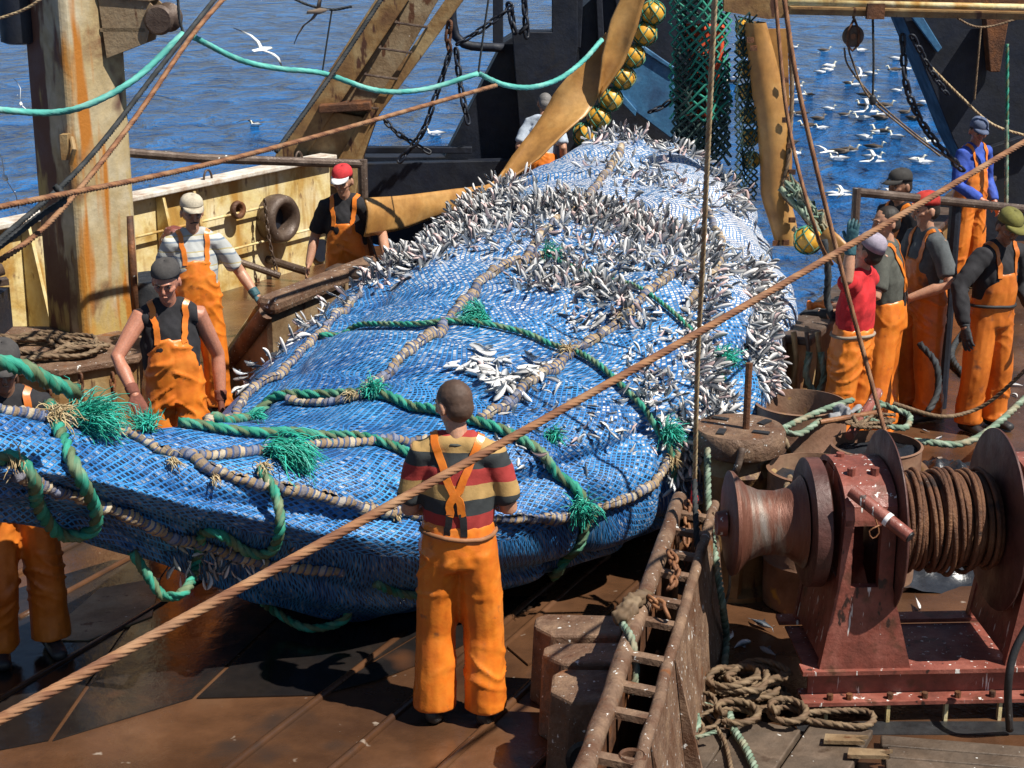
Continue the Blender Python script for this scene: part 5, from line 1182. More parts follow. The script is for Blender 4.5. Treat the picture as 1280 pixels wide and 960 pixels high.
M['drum_tan'] = mat('tan_rusted_drum_paint', [(.3, (.15, .07, .04)), (.5, (.24, .13, .08)), (.72, (.30, .19, .12))], 3, (.45, .7), .1, .2, 40, spots=[((.50, .28, .05), 4, .63, (1, 1, 1), .06), (WHITE, 30, .75)])
drum(Vector((1.90, 10.55, 0)), .30, .86, 'open brown steel drum beside the capstan, empty and farthest back', 'drum_tan', .45)
drum(Vector((1.78, 9.30, 0)), .28, .84, 'open brown steel drum with black water between capstan and winch', 'drum_tan', .10)
drum(Vector((2.20, 9.62, 0)), .27, .88, 'tan steel drum with yellow stain and green rope piled in it', 'drum_tan', .06)
# junk on top of the drums: ropes, red pipe, grey cloth
def top(x, y, z): return P(x, y, z=z)
def line(name, cps, r_, mt, label, cat='rope', group=None, lobes=3, **k):
    return tag(rope_mb(cps, r_, lobes=lobes, pitch=k.get('pitch', r_*8), n=k.get('n'), step=k.get('step'), depth=k.get('depth', .3)).build(name, M[mt], smooth=True), label, cat, group)
line('rope', [top(1066, 500, .95), top(1030, 512, .93), top(990, 530, .9), top(978, 538, .92), top(1000, 542, .93), top(1025, 526, .95)], .022, 'rope_green_pale', 'pale green rope draped over the drum between capstan and winch')
line('rope', [top(1090, 500, .95), top(1120, 512, .94), top(1137, 520, .92), top(1130, 535, .92), top(1095, 528, .95), top(1075, 516, .96), top(1105, 506, .97)], .022, 'rope_green_pale', 'pale green rope coiled on the stained tan drum')
line('rope', [top(975, 538, .9), top(985, 560, .8), top(990, 585, .65), P(983, 610, Y=9.0), P(975, 640, Y=9.0)], .020, 'rope_brown', 'brown rope hanging down beside the capstan')
for i in range(6):
    q = [top(1080+random.uniform(-25, 40), 525+random.uniform(-8, 10), .93+random.uniform(-.02, .05)) for _ in range(6)]
    line('rope', q, .012, 'rope_brown', 'thin brown line tangled in the top of the tan drum', group='tangled lines in the drum')
mb = MB(); mb.tube([top(1062, 545, .90), top(1098, 490, 1.02)], .03, n=10); mb.build('pipe_end', M['winch_red'], smooth='auto', label='short red pipe sticking out of the drums', cat='pipe')
mb = MB(); mb.tube([top(1025, 528, .95), top(1095, 516, .98)], .018, n=10); mb.build('rusty_bar', M['wire'], smooth='auto', label='short rust orange bar lying across two drums', cat='bar')
mb = MB(); limb(mb, [top(1048, 512, .95), top(1060, 518, .97), top(1072, 512, .96)], [.04, .05, .035]); limb(mb, [top(1040, 522, .95), top(1058, 522, .93)], [.03, .035])
rg_ = fuse(mb, 'rag', flat('grey_wet_rag', (.25, .25, .26), .6), None, .012, 2, lambda co, n_: .014*noise.noise(co*30)); tag(rg_, 'crumpled grey rag between the drum tops', 'rag')
# yellow-brown hose beside the drum
mb = MB(); mb.tube(spline([P(1137, 575, Y=9.9), P(1155, 590, Y=9.8), P(1152, 612, Y=9.6), P(1135, 618, Y=9.5)], .03), .035, n=12); mb.build('hose', M['gold_steel'], smooth=True, label='thick ochre hose bend beside the tan drum', cat='hose')
# ---- black sheeting heap
hp = MB(); n_ = 90; vs = []
for i in range(n_+1):
    for j in range(n_+1):
        x = 2.35+1.75*i/n_; y = 9.4+2.35*j/n_; e = max(0, min(1, 4*min(i/n_, 1-i/n_, j/n_, 1-j/n_)+.6*noise.noise(Vector((x*1.5, y*1.5, 0)))))
        z = .02+e*(.10+.16*abs(noise.noise(Vector((x*2.2, y*2.2, 1))))+.10*(1-abs(noise.noise(Vector((x*5, y*5, 2))))*2)+.05*noise.noise(Vector((x*12, y*12, 3))))
        vs.append((x, y, z-.03))
hp.add(vs, [(i*(n_+1)+j, (i+1)*(n_+1)+j, (i+1)*(n_+1)+j+1, i*(n_+1)+j+1) for i in range(n_) for j in range(n_)])
hp.build('sheeting', M['plastic_black'], smooth=True, label='heap of crumpled wet black sheeting behind the winch', cat='sheeting')
line('rope', [P(1100, 555, z=.55), P(1150, 552, z=.35), P(1200, 555, z=.30), P(1240, 535, z=.35), P(1290, 490, z=.4)], .028, 'rope_green_pale', 'pale green rope snaking over the black sheeting')
line('rope', [P(1118, 505, z=.95), P(1170, 520, z=.6), P(1205, 517, z=.5), P(1240, 500, z=.6), P(1290, 455, z=.9)], .016, 'rope_brown', 'slack tan line sagging above the black sheeting')
line('rope', [P(1150, 430, Y=12.2), P(1170, 455, Y=12.0), P(1172, 490, Y=11.9), P(1160, 515, Y=11.8)], .028, 'rope_black', 'dark hose hanging between the workers on the right')
for (a, b, c_) in (((1205, 470), (1190, 440), (1215, 400)), ((1215, 480), (1235, 455), (1240, 430))):
    line('rope', [P(*a, z=.02), P(*b, z=.05), P(*c_, z=.03)], .03, 'rope_black', 'dark rope lying on the right deck', group='dark ropes on the right deck')
# rail on the right (dark pipe) with its post
rr_ = empty('hand_rail', (0, 0, 0), label='dark pipe handrail behind the workers on the right', cat='handrail')
a, b, c = P(1071, 240, Y=12.55), P(1290, 262, Y=13.6), P(1071, 300, Y=12.55)
mb = MB(); mb.tube([a, b], .034, n=10); mb.build('rail', M['pipe'], rr_, smooth='auto')
mb = MB(); mb.tube([a+Vector((0, 0, .03)), Vector((a.x, a.y, .9))], .034, n=10); mb.build('post', M['pipe'], rr_, smooth='auto')
for x in (1195,):
    p = P(x, 250, Y=13.2); mb = MB(); mb.tube([p, Vector((p.x, p.y, 0))], .05, n=10); mb.build('post', M['black_steel'], rr_, smooth='auto')
# post with rope wraps at the coaming end; small gear at that end
for i, (x, dz) in enumerate(((978, 0), (992, .1), (1008, .05), (1022, .12))):
    mb = MB(); q = [P(x, 415, Y=11.95), P(x+3, 450, Y=11.93), P(x-2, 485, Y=11.9)]; mb.tube(spline(q, .05), .016+.006*(i % 2), n=8); mb.build('hanging_pipe', M['gold_steel'] if i % 2 else M['pipe'], smooth=True, label='short pipe hanging on the end of the right coaming', cat='pipe', group='pipes on the coaming end')
line('rope', [P(1012, 440, Y=11.9), P(1008, 470, Y=11.85), P(1020, 492, Y=11.8), P(1030, 470, Y=11.85), P(1026, 440, Y=11.9)], .03, 'rope_green_pale', 'pale green rope looped on the coaming end by the red shirted man')
line('rope', [P(1030, 300, Y=12.1), P(1035, 340, Y=12.1), P(1034, 375, Y=12.1), P(1042, 400, Y=12.0)], .03, 'rope_black', 'dark thick rope hanging from the right hide to the coaming')
mb = MB(); limb(mb, [P(1012, 382, z=.97), P(1030, 380, z=.98), P(1045, 385, z=.97)], [(.05, .03), (.07, .035), (.05, .03)]); og = fuse(mb, 'rag', M['glove_orange'], None, .01, 2, lambda co, n_: .008*noise.noise(co*30)); tag(og, 'orange oilskin scrap lying on top of the right coaming', 'rag')
# ---- brown rope heap in front of the winch
random.seed(11)
def heap(c, rx, ry, h_, turns_, r_, seed):
    random.seed(seed); pts = []; cx, cy = c.x, c.y
    for k in range(turns_*7):
        a = k*2*math.pi/7+random.uniform(-.25, .25); q = .45+.5*random.random()+.2*math.sin(k*.21)
        ox, oy = .35*rx*math.sin(k*.17+seed), .35*ry*math.cos(k*.13)
        pts.append(Vector((cx+ox+rx*q*math.cos(a), cy+oy+ry*q*math.sin(a), r_+h_*max(0, (k/(turns_*7)))*(1-.45*q)+random.uniform(0, .03))))
    return pts
hc = P(940, 855, z=.12); line('rope', heap(hc, .20, .17, .26, 11, .021, 5), .021, 'rope_brown', 'heap of thick brown rope in front of the winch')
for (x, y, rx, ry, lab) in ((922, 898, .085, .05, 'left'), (985, 896, .075, .05, 'right')):
    c = P(x, y, z=.09); pts = [Vector((c.x+rx*1.2*math.cos(k*.6), c.y+ry*2*math.sin(k*.6), .085+.004*k)) for k in range(18)]
    line('rope', pts, .021, 'rope_brown', 'small loop of brown rope below the heap, %s one of two' % lab, group='brown rope loops')
line('rope', [P(1000, 892, z=.08), P(1050, 888, z=.08), P(1085, 890, z=.08), P(1092, 900, z=.08), P(1078, 908, z=.08), P(1040, 905, z=.08), P(1005, 900, z=.08)], .019, 'rope_brown', 'brown rope bight lying stretched along the planks')
# pale green rope from the capstan side down to the planks
line('rope', [P(884, 560, Y=9.0), P(886, 640, Y=8.8), P(895, 700, Y=8.6), P(903, 755, Y=8.4), P(908, 800, z=.05), P(905, 850, z=.05), P(915, 905, z=.08), P(932, 935, z=.09), P(950, 975, z=.08)], .022, 'rope_green_pale', 'pale green twisted rope hanging down left of the warping head', pitch=.10, depth=.4)
line('rope', [P(868, 600, Y=8.6), P(872, 690, Y=8.3), P(880, 760, z=.25), P(893, 812, z=.05)], .018, 'rope_black', 'dark rope hanging beside the pale green rope')
line('rope', [P(892, 640, Y=8.7), P(908, 690, Y=8.6), P(912, 730, Y=8.5), P(905, 762, Y=8.4)], .009, 'rope_brown', 'thin brown line curving left of the warping head')
# thin brown ropes tangled right of the rail
line('rope', [P(822, 815, z=.6), P(850, 850, z=.3), P(880, 890, z=.1), P(905, 925, z=.08), P(915, 965, z=.08)], .013, 'rope_brown', 'brown line running from the rail to the planks')
random.seed(21)
for i in range(7):
    c = P(850+random.uniform(-15, 40), 905+random.uniform(-30, 40), z=.05); a0 = random.uniform(0, 6); rr1 = random.uniform(.08, .17)
    pts = [Vector((c.x+rr1*math.cos(a0+k*.55)*(1+.03*k), c.y+rr1*.9*math.sin(a0+k*.55), .05+.012*k+random.uniform(0, .02))) for k in range(int(random.uniform(8, 14)))]
    line('rope', pts, random.choice([.012, .012, .018]), random.choice(['rope_brown', 'rope_green_pale', 'rope_brown']), 'thin old rope tangled on the deck right of the rail', group='tangled ropes by the rail')
# loops and chain on the rail
line('rope', [P(778, 780, z=.8), P(790, 800, z=.82), P(795, 840, z=.7), P(788, 868, z=.6)], .020, 'rope_green_pale', 'pale green rope end looped over the foreground rail')
mb = MB(); limb(mb, [P(776, 772, z=.82), P(790, 752, z=.86), P(808, 742, z=.84)], [(.045, .03), (.05, .035), (.03, .025)]); fs_ = fuse(mb, 'rope_knot', M['rope_brown'], None, .009, 1, lambda co, n_: .02*noise.noise(co*38)); tag(fs_, 'mossy old rope knot on top of the foreground rail', 'knot')
for (pts, lb) in (([P(812, 748, z=.85), P(830, 760, z=.84), P(836, 775, z=.8)], 'short rusty chain looped over the rail beside the mossy knot'),
                  ([P(838, 690, z=.86), P(846, 715, z=.82), P(838, 735, z=.8)], 'short rusty chain hanging on the rail above the mossy knot'),
                  ([P(872, 640, Y=8.8), P(870, 680, Y=8.6), P(862, 712, Y=8.5)], 'rusty chain hanging under the red hook at the rail end'),
                  ([P(860, 628, Y=8.8), P(858, 670, Y=8.6), P(860, 712, Y=8.5)], 'rusty chain hanging at the rail end left of its twin')):
    tag(chain_mb(pts, .085, .06, .010).build('chain', M['wire'], smooth=True), lb, 'chain')
mb = MB(); limb(mb, [P(868, 600, Y=8.8), P(867, 622, Y=8.75)], [.016, .018]); mb.tube([P(868, 620, Y=8.75)+Vector((.02*math.cos(t*.7), 0, -.02+.03*math.sin(t*.7))) for t in range(10)], .006); fuse(mb, 'hook', M['cloth_red'], None, .005, 1); tag(bpy.context.scene.objects[-1] if False else [o for o in COL.objects if o.name.startswith('hook') and not o.parent][-1], 'small bright red hook at the end of the vertical wire', 'hook')
line('wire', [P(894, -15, Y=7.6), P(884, 200, Y=7.9), P(878, 330, Y=8.2), P(872, 450, Y=8.5), P(868, 605, Y=8.8)], .015, 'rope_tan', 'pale vertical wire hanging in front of the net bag', 'wire', lobes=3)
# fish scraps on the deck by the capstan
for (x, y) in ((905, 800), (950, 808), (958, 782), (944, 776), (1010, 815), (938, 800), (890, 768), (1140, 700), (1150, 762)):
    c = P(x, y, z=.03); o = bpy.data.objects.new('fish', fm[random.randrange(4)]); COL.objects.link(o); o.location = c; o.rotation_euler = (R(90), random.uniform(0, 6), random.uniform(0, 6)); o.scale = (.7,)*3
    tag(o, 'dead fish lying on the deck near capstan and winch', 'fish', 'stray fish on the deck')

random.seed(8)
for i in range(34):
    x, y = random.choice([(random.uniform(1180, 1275), random.uniform(395, 500)), (random.uniform(1140, 1270), random.uniform(500, 560)), (random.uniform(830, 900), random.uniform(880, 955))])
    o = bpy.data.objects.new('fish', fm[random.randrange(4)]); COL.objects.link(o); o.location = P(x, y, z=.02); o.rotation_euler = (R(90), random.uniform(0, 6), random.uniform(0, 6)); o.scale = (random.uniform(.35, .6),)*3
    tag(o, 'small dead fish scattered on the deck away from the net', 'fish', 'small fish scattered on deck')
# ================================================================ WIRES, CHAINS, STRAPS, FLOATS OVERHEAD
w0, w1 = Vector((-1.75, 2.9, 2.10)), Vector((2.95, 8.5, 3.05))
w0 = P(-60, 932, Y=3.4); w1 = P(1340, 142, Y=8.2)
line('wire', [w0, w0.lerp(w1, .25)+Vector((0, 0, -.022)), w0.lerp(w1, .5)+Vector((0, 0, -.030)), w0.lerp(w1, .75)+Vector((0, 0, -.020)), w1], .0140, 'rope_wire', 'long rust brown steel wire crossing the whole view diagonally', 'wire', lobes=7, pitch=.20, n=28, depth=.22, step=.012)
line('wire', [P(-20, 263, Y=9), P(300, 196, Y=11), P(620, 107, Y=14)], .020, 'rope_wire', 'taut rusty wire rising from the left edge to the gallows', 'wire', lobes=6, n=12)
line('wire', [P(-30, 325, Y=9.5), P(100, 210, Y=10.5), P(200, 85, Y=11.5), P(280, -15, Y=12.5)], .020, 'rope_black', 'dark stay wire crossing the column, upper one of the pair', 'wire', 'stay wires at the column', lobes=6, n=12)
line('wire', [P(-30, 345, Y=9.3), P(60, 280, Y=9.8), P(160, 160, Y=10.8), P(240, 45, Y=11.7), P(292, -15, Y=12.3)], .020, 'rope_wire', 'dark stay wire crossing the column, lower one of the pair', 'wire', 'stay wires at the column', lobes=6, n=12)
line('wire', [P(-30, 330, Y=9.3), P(50, 270, Y=9.5), P(80, 250, Y=9.6), P(68, 232, Y=9.6)], .022, 'rope_black', 'short dark wire tail ending on the column front', 'wire', lobes=6, n=12)
line('wire', [P(345, 190, Y=13), P(410, 100, Y=13.5), P(486, -15, Y=14)], .022, 'rope_black', 'dark stay wire left of the ladder leg', 'wire', lobes=6, n=12)
line('wire', [P(968, -15, Y=10), P(985, 150, Y=9.8), P(1020, 290, Y=9.6), P(1040, 330, Y=11.0)], .013, 'rope_wire', 'thin rusty wire, left one of the two reaching down to the drums', 'wire', lobes=6, n=12)
line('wire', [P(978, -15, Y=8.8), P(1000, 120, Y=8.7), P(1050, 330, Y=8.6), P(1090, 480, Y=8.5), P(1127, 615, Y=8.12), P(1134, 640, Y=8.0)], .014, 'rope_wire', 'rusty wire leading down onto the winch drum', 'wire', lobes=6, n=12)
tag(rope_mb([P(-20, 136, Y=11.5), P(60, 141, Y=12), P(110, 131, Y=12), P(170, 98, Y=12.2), P(229, 42, Y=12.5)], .026, lobes=3, pitch=.5, depth=.06).build('line', M['rope_teal'], smooth=True), 'teal hose line sagging across the column from the left edge', 'hose line')
tag(rope_mb([P(243, 47, Y=12.5), P(300, 75, Y=13), P(350, 86, Y=13.3), P(405, 92, Y=13.6), P(470, 113, Y=13.8), P(530, 112, Y=14), P(597, 92, Y=14.2)], .024, lobes=3, pitch=.5, depth=.06).build('line', M['rope_teal'], smooth=True), 'teal hose line slung between the stay wires and the hanging chain', 'hose line')
tag(rope_mb([P(600, 93, Y=14.2), P(630, 106, Y=14.4), P(665, 109, Y=14.6), P(700, 98, Y=14.9), P(730, 75, Y=15.3), P(752, 50, Y=15.6)], .024, lobes=3, pitch=.5, depth=.06).build('line', M['rope_teal'], smooth=True), 'teal hose line ending in front of the dark gallows', 'hose line')
for pts, r_, lb in (([P(222, -10, Y=12.5), P(224, 20, Y=12.5), P(229, 42, Y=12.5)], .012, 'short dark hanger line above the teal hose near the column'), ([P(612, -10, Y=14.2), P(604, 45, Y=14.2), P(598, 90, Y=14.2)], .010, 'short dark hanger line above the teal hose near the gallows'),
                    ([P(415, 12, Y=13.6), P(409, 50, Y=13.6), P(403, 90, Y=13.6)], .008, 'thin hanger line with small shackles above the teal hose'), ([P(355, -8, Y=13.6), P(385, 6, Y=13.6), P(415, 12, Y=13.6), P(440, 8, Y=13.6)], .012, 'short dark line at the top edge left of the ladder leg')):
    line('line', pts, r_, 'rope_black', lb, 'line')
line('line', [P(-10, 26, Y=6), P(30, 12, Y=6), P(62, -8, Y=6)], .006, 'rope_tan', 'thin tan cord at the top left corner', 'cord')
CH = [([P(562, 28, Y=18), P(560, 50, Y=18), P(563, 64, Y=18)], .16, 'rusty shackle chain on the ladder leg top'), ([P(563, 64, Y=18), P(545, 120, Y=18), P(528, 165, Y=18), P(502, 198, Y=18)], .14, 'dark chain slanting down left from the ladder leg'),
      ([P(570, 62, Y=18), P(576, 110, Y=18), P(586, 158, Y=18)], .14, 'dark chain hanging straight from the ladder leg'), ([P(478, 147, Y=18.5), P(495, 165, Y=18.4), P(515, 178, Y=18.3), P(540, 192, Y=18.3)], .12, 'dark chain sagging from the step of the ladder leg'),
      ([P(572, 55, Y=19.5), P(600, 38, Y=19.5), P(640, 8, Y=19.5)], .13, 'dark chain running up right to the gallows'), ([P(636, 5, Y=19.8), P(645, 42, Y=19.8), P(660, 30, Y=19.8)], .18, 'heavy dark chain on the left gallows post'), ([P(655, -5, Y=19.8), P(658, 40, Y=19.8)], .18, 'heavy dark chain beside the gallows post'),
      ([P(1128, 45, Y=16), P(1134, 110, Y=16), P(1160, 165, Y=16.4), P(1205, 215, Y=16.8)], .14, 'dark chain hanging from the beam to the blue jacket man'), ([P(1140, 45, Y=17), P(1165, 90, Y=17.3), P(1185, 120, Y=17.6)], .13, 'second dark chain beside the side gallows edge'),
      ([P(812, 140, Y=19), P(830, 132, Y=19), P(846, 118, Y=19)], .13, 'short chain across the blue box'), ([P(808, 178, Y=18.5), P(812, 200, Y=18.5), P(830, 196, Y=18.5), P(845, 180, Y=18.5)], .15, 'chain loop hanging above the crest of the net bag')]
for pts, L_, lb in CH: tag(chain_mb(pts, L_, L_*.62, L_*.11).build('chain', M['black_steel'] if 'rusty' not in lb else M['rust'], smooth=True), lb, 'chain')
line('line', [P(1060, 58, Y=15.9), P(1065, 75, Y=15.9), P(1085, 120, Y=15.9), P(1130, 160, Y=16), P(1175, 195, Y=16.2)], .010, 'rope_brown', 'slack brown line led through the small block', 'line')
line('line', [P(1055, 60, Y=15.9), P(1062, 85, Y=15.9), P(1100, 130, Y=16), P(1160, 180, Y=16.2), P(1200, 207, Y=16.5)], .010, 'rope_brown', 'second slack brown line led through the small block', 'line')
line('line', [P(1091, 22, Y=15.8), P(1092, 75, Y=15.8), P(1091, 125, Y=15.8)], .013, 'rope_black', 'black line hanging straight from the beam', 'line')
mb = MB(); rp_ = P(1091, 122, Y=15.8); limb(mb, [rp_, rp_+Vector((0, 0, -.04))], [.03, .035]); o = mb.build('rope_end', M['black'], smooth=True, label='black frayed knot at the end of the straight line', cat='knot')
line('line', [P(1160, 80, Y=17.5), P(1200, 120, Y=17.6), P(1240, 155, Y=17.7), P(1290, 172, Y=17.8)], .016, 'rope_tan', 'tan line hanging in front of the dark side gallows', 'line')
line('line', [P(1180, 12, Y=17.5), P(1225, 34, Y=17.6), P(1290, 18, Y=17.7)], .013, 'rope_brown', 'slack brown line under the right end of the beam', 'line')
line('line', [P(1226, 34, Y=17.6), P(1222, 80, Y=17.6), P(1218, 125, Y=17.6)], .012, 'rope_brown', 'brown drop line with a ring in front of the side gallows', 'line')
line('rope', [P(1259, 55, Y=17.2), P(1259, 160, Y=17.2), P(1258, 262, Y=17.2)], .020, 'rope_green', 'straight green rope hanging before the side gallows', lobes=2)
line('rope', [P(1258, 150, Y=17.19), P(1258, 262, Y=17.19)], .023, 'rope_green_pale', 'pale wrapped lower end of the straight green rope', lobes=2)
# small block
bk = empty('pulley_block', P(1065, 45, Y=15.9), label='small rusty pulley block hanging under the beam', cat='pulley block')
mb = MB(); mb.lathe((0, -.04, 0), [(.02, 0), (.09, 0), (.10, .02), (.08, .04), (.10, .06), (.09, .08), (.02, .08)], axis=(.25, 1, 0), n=24); mb.build('sheave', M['pipe'], bk, smooth='auto')
mb = MB(); mb.tube([(0, -.06, .16), (.05, -.06, .05), (.05, -.06, -.08), (0, -.06, -.13), (-.05, -.06, -.08), (-.05, -.06, .05), (0, -.06, .16)], .012); mb.tube([(0, -.02, .16), (0, -.02, .30)], .014); mb.build('strap', M['rust'], bk, smooth=True)
mb = MB(); mb.lathe((0, -.07, 0), [(.028, 0), (.028, .12)], axis=(.25, 1, 0), n=10); mb.build('pin', M['wire'], bk)

def ribbon(cps, widths, th, name, mt, label, cat, dirs=None, cup=0.03):
    """hide strip: cps centre line, widths, dirs = across direction at each control point"""
    n_ = 8; pts = spline(cps, .07); m_ = len(pts); vs = []; D = spline(dirs, 1e9) if False else None
    cum = [0]
    for i in range(1, len(cps)): cum.append(cum[-1]+(Vector(cps[i])-Vector(cps[i-1])).length)
    L = 0
    for i, p in enumerate(pts):
        if i: L += (p-pts[i-1]).length
        f = L/cum[-1]*cum[-1]; k = 0
        while k < len(cum)-2 and cum[k+1] < f: k += 1
        t = min(1, max(0, (f-cum[k])/(cum[k+1]-cum[k]))); w_ = widths[k]*(1-t)+widths[k+1]*t; d = (Vector(dirs[k]).normalized()*(1-t)+Vector(dirs[k+1]).normalized()*t).normalized()
        tg = (pts[min(i+1, m_-1)]-pts[max(i-1, 0)]).normalized(); d = (d-tg*d.dot(tg)).normalized(); nn = tg.cross(d)
        for j in range(n_+1):
            s_ = j/n_-.5; vs.append(p+d*w_*s_+nn*(cup*(1-4*s_*s_)+.02*noise.noise(p*2+Vector((s_*2, 0, 0)))+.012*noise.noise(p*6)))
    mb = MB(); mb.add(vs, [(i*(n_+1)+j, i*(n_+1)+j+1, (i+1)*(n_+1)+j+1, (i+1)*(n_+1)+j) for i in range(m_-1) for j in range(n_)])
    o = mb.build(name, M[mt], smooth=True, label=label, cat=cat); sd_ = o.modifiers.new('s', 'SOLIDIFY'); sd_.thickness = th; return o
ribbon([P(458, 272, Y=14.3), P(505, 265, Y=14.8), P(560, 252, Y=15.4), P(610, 240, Y=16.0), P(628, 215, Y=16.4)], [.34, .30, .22, .17, .12], .02, 'hide_flap', 'leather', 'ochre hide flap stretching left from the net bag to the post', 'hide flap', [(0, .1, 1), (0, .1, 1), (0, .2, 1), (.3, .2, 1), (.8, 0, 1)])
ribbon([P(602, 248, Y=16.3), P(636, 219, Y=16.6), P(672, 180, Y=16.8), P(712, 132, Y=17), P(742, 88, Y=17.1), P(766, 45, Y=17.2)], [.16, .30, .40, .42, .34, .16], .02, 'hide_strip', 'leather', 'broad shadowed ochre hide strip rising behind the net bag', 'hide strip', [(1, 0, .6), (1, 0, .6), (1, .1, .7), (1, .2, .7), (1, .2, .6), (1, .1, .4)], .05)
ribbon([P(748, 122, Y=16.95), P(766, 75, Y=17.0), P(780, 30, Y=17.0), P(800, -25, Y=17.0)], [.04, .24, .28, .2], .02, 'hide_strip', 'leather', 'narrow sunlit ochre hide strip beside the yellow floats', 'hide strip', [(1, .2, .3), (1, .1, .4), (1, 0, .4), (1, 0, .3)], .05)
# right hide, folded sleeve
hd = []; mb = MB()
RP = [((932, 28), (958, 28), .1), ((938, 90), (972, 90), .12), ((945, 150), (985, 150), .13), ((950, 200), (990, 205), .13), ((950, 240), (988, 245), .13), ((960, 275), (994, 275), .13), ((968, 308), (1000, 302), .12)]
pts = []; 
for (a, b, d_) in RP:
    pts.append(((P(*a, Y=14.6)), P(*b, Y=14.6), d_))
mbh = MB(); n_ = 20; L_ = []
ctr = spline([(a+b)/2 for a, b, _ in pts], .1)
for i, c in enumerate(ctr):
    f = i/(len(ctr)-1)*(len(pts)-1); k = min(int(f), len(pts)-2); t = f-k; hw = ((pts[k][1]-pts[k][0]).length*(1-t)+(pts[k+1][1]-pts[k+1][0]).length*t)/2
    for j in range(n_):
        a = 2*math.pi*j/n_; q = noise.noise(c*1.5+Vector((math.cos(a), math.sin(a), 0)))*.02
        L_.append(c+Vector((math.cos(a)*(hw+q), math.sin(a)*.10+q, 0)))
mbh.add(L_, [(i*n_+j, i*n_+(j+1) % n_, (i+1)*n_+(j+1) % n_, (i+1)*n_+j) for i in range(len(ctr)-1) for j in range(n_)])
hs_ = empty('hide_sleeve', P(960, 160, Y=14.6), label='long ochre hide sleeve hanging over the water on the right', cat='hide sleeve')
mbh.v = [v-hs_.location for v in mbh.v]; mbh.build('sleeve', M['leather'], hs_, smooth=True)
for (x, y) in ((983, 100), (984, 150), (990, 182), (992, 215), (996, 245), (992, 275), (972, 304), (984, 303), (940, 50), (944, 60)):
    mb = MB(); mb.box(P(x-2, y, Y=14.48)-hs_.location, (.06, .02, .045)); mb.build('rivet_plate', M['rust'], hs_)
bk2 = MB(); bk2.prism([P(957, 36, Y=14.75), P(984, 36, Y=14.75), P(987, 130, Y=14.75), P(980, 150, Y=14.75), P(962, 140, Y=14.75)], (0, .03, 0)); bk2.v = [v-hs_.location for v in bk2.v]; bk2.build('back_flap', M['leather'], hs_)
line('rope', [P(984, 20, Y=14.6), P(990, 110, Y=14.6), P(985, 200, Y=14.5), P(978, 240, Y=14.5), P(1000, 265, Y=14.4), P(1020, 292, Y=14.2)], .022, 'rope_brown', 'dark brown rope running along the edge of the hanging hide')
# floats
def float_net(c, r_, label, grp, name='float'):
    rt = empty(name, c, random.uniform(0, 3), label=label, cat='float', group=grp)
    mb = MB(); ellip(mb, (0, 0, 0), (r_, r_, r_*.92), n=22); mb.build('ball', M['yellow_float'], rt, smooth=True)
    mb = MB()
    for k in range(6):
        for sg in (1, -1):
            mb.tube([Vector((math.cos(k*math.pi/3+sg*t*.26), math.sin(k*math.pi/3+sg*t*.26), 0))*r_*1.05*math.sin(math.pi*(t+.5)/9)+Vector((0, 0, r_*1.0*math.cos(math.pi*(t+.5)/9))) for t in range(9)], r_*.055, n=5)
    mb.build('netting', M['rope_green'] , rt, smooth=True); return rt
for i, (x, y) in enumerate(((816, 16), (806, 42), (791, 70), (779, 97), (763, 124), (748, 147), (731, 168))):
    float_net(P(x, y, Y=17.35), .125, 'yellow float in green netting, number %d from the top of the slanting string' % (i+1), 'yellow floats on the slanting string')
for i, y in enumerate((34, 60, 87, 115, 144, 172, 200)):
    float_net(P(930+i*1.5, y, Y=14.75), .078, 'small yellow float along the hide sleeve, number %d from the top' % (i+1), 'yellow floats beside the hide sleeve')
float_net(P(1010, 300, Y=13.9), .12, 'bright yellow float at the foot of the hide sleeve', None)
# diamond netting made of real twine
def lattice(pts_fn, nu, nv_, r_, name, mt, label, parent=None):
    mb = MB()
    for sg in (1, -1):
        for k in range(-nv_ if sg == 1 else 0, nu if sg == 1 else nu+nv_):
            seg = []
            for j in range(nv_+1):
                i = k+j if sg == 1 else k-j
                if 0 <= i <= nu: seg.append(pts_fn(i/nu, j/nv_, sg))
            if len(seg) > 2: mb.tube(seg, r_, n=4, cap=False)
    return mb.build(name, M[mt], parent, smooth=True, label=label, cat='netting' if not parent else None)
M['twine_green'] = flat('green_net_twine', (.02, .22, .15), .7); M['twine_dark'] = flat('dark_net_twine', (.015, .04, .035), .7); M['red_panel'] = flat('orange_red_panel', (.62, .07, .02), .6)
def cur(xa, xb, ya, yb, Y, amp, seed, taper=0):
    def fn(u_, v_, sg):
        p = P(xa+(xb-xa)*(u_+taper*(v_)*(.5-u_)), ya+(yb-ya)*v_, Y=Y)
        return p+Vector((.05*noise.noise(Vector((u_*3, v_*5, seed))), amp*math.sin(u_*7+seed)+.08*noise.noise(Vector((u_*4, v_*6, seed+5)))+.01*sg, .05*noise.noise(Vector((u_*5, v_*4, seed+9)))))
    return fn
hn = empty('hanging_net', P(875, 80, Y=16.6), label='green and black netting hanging over an orange red panel', cat='netting')
def relto(o, rt):
    for v in o.data.vertices: v.co = v.co-rt.location
for args, mt in ((((838, 914, -25, 150, 16.3, .10, 1), 6, 13), 'twine_green'), (((845, 910, -25, 190, 16.45, .14, 2), 6, 16), 'twine_dark'), (((842, 912, 60, 205, 16.35, .10, 3), 6, 11), 'twine_dark'), (((842, 912, 100, 208, 16.5, .14, 6), 6, 9), 'twine_dark')):
    o = lattice(cur(*args[0]), args[1], args[2], .013, 'net_curtain', mt, None, hn); relto(o, hn)
mb = MB(); vs = []
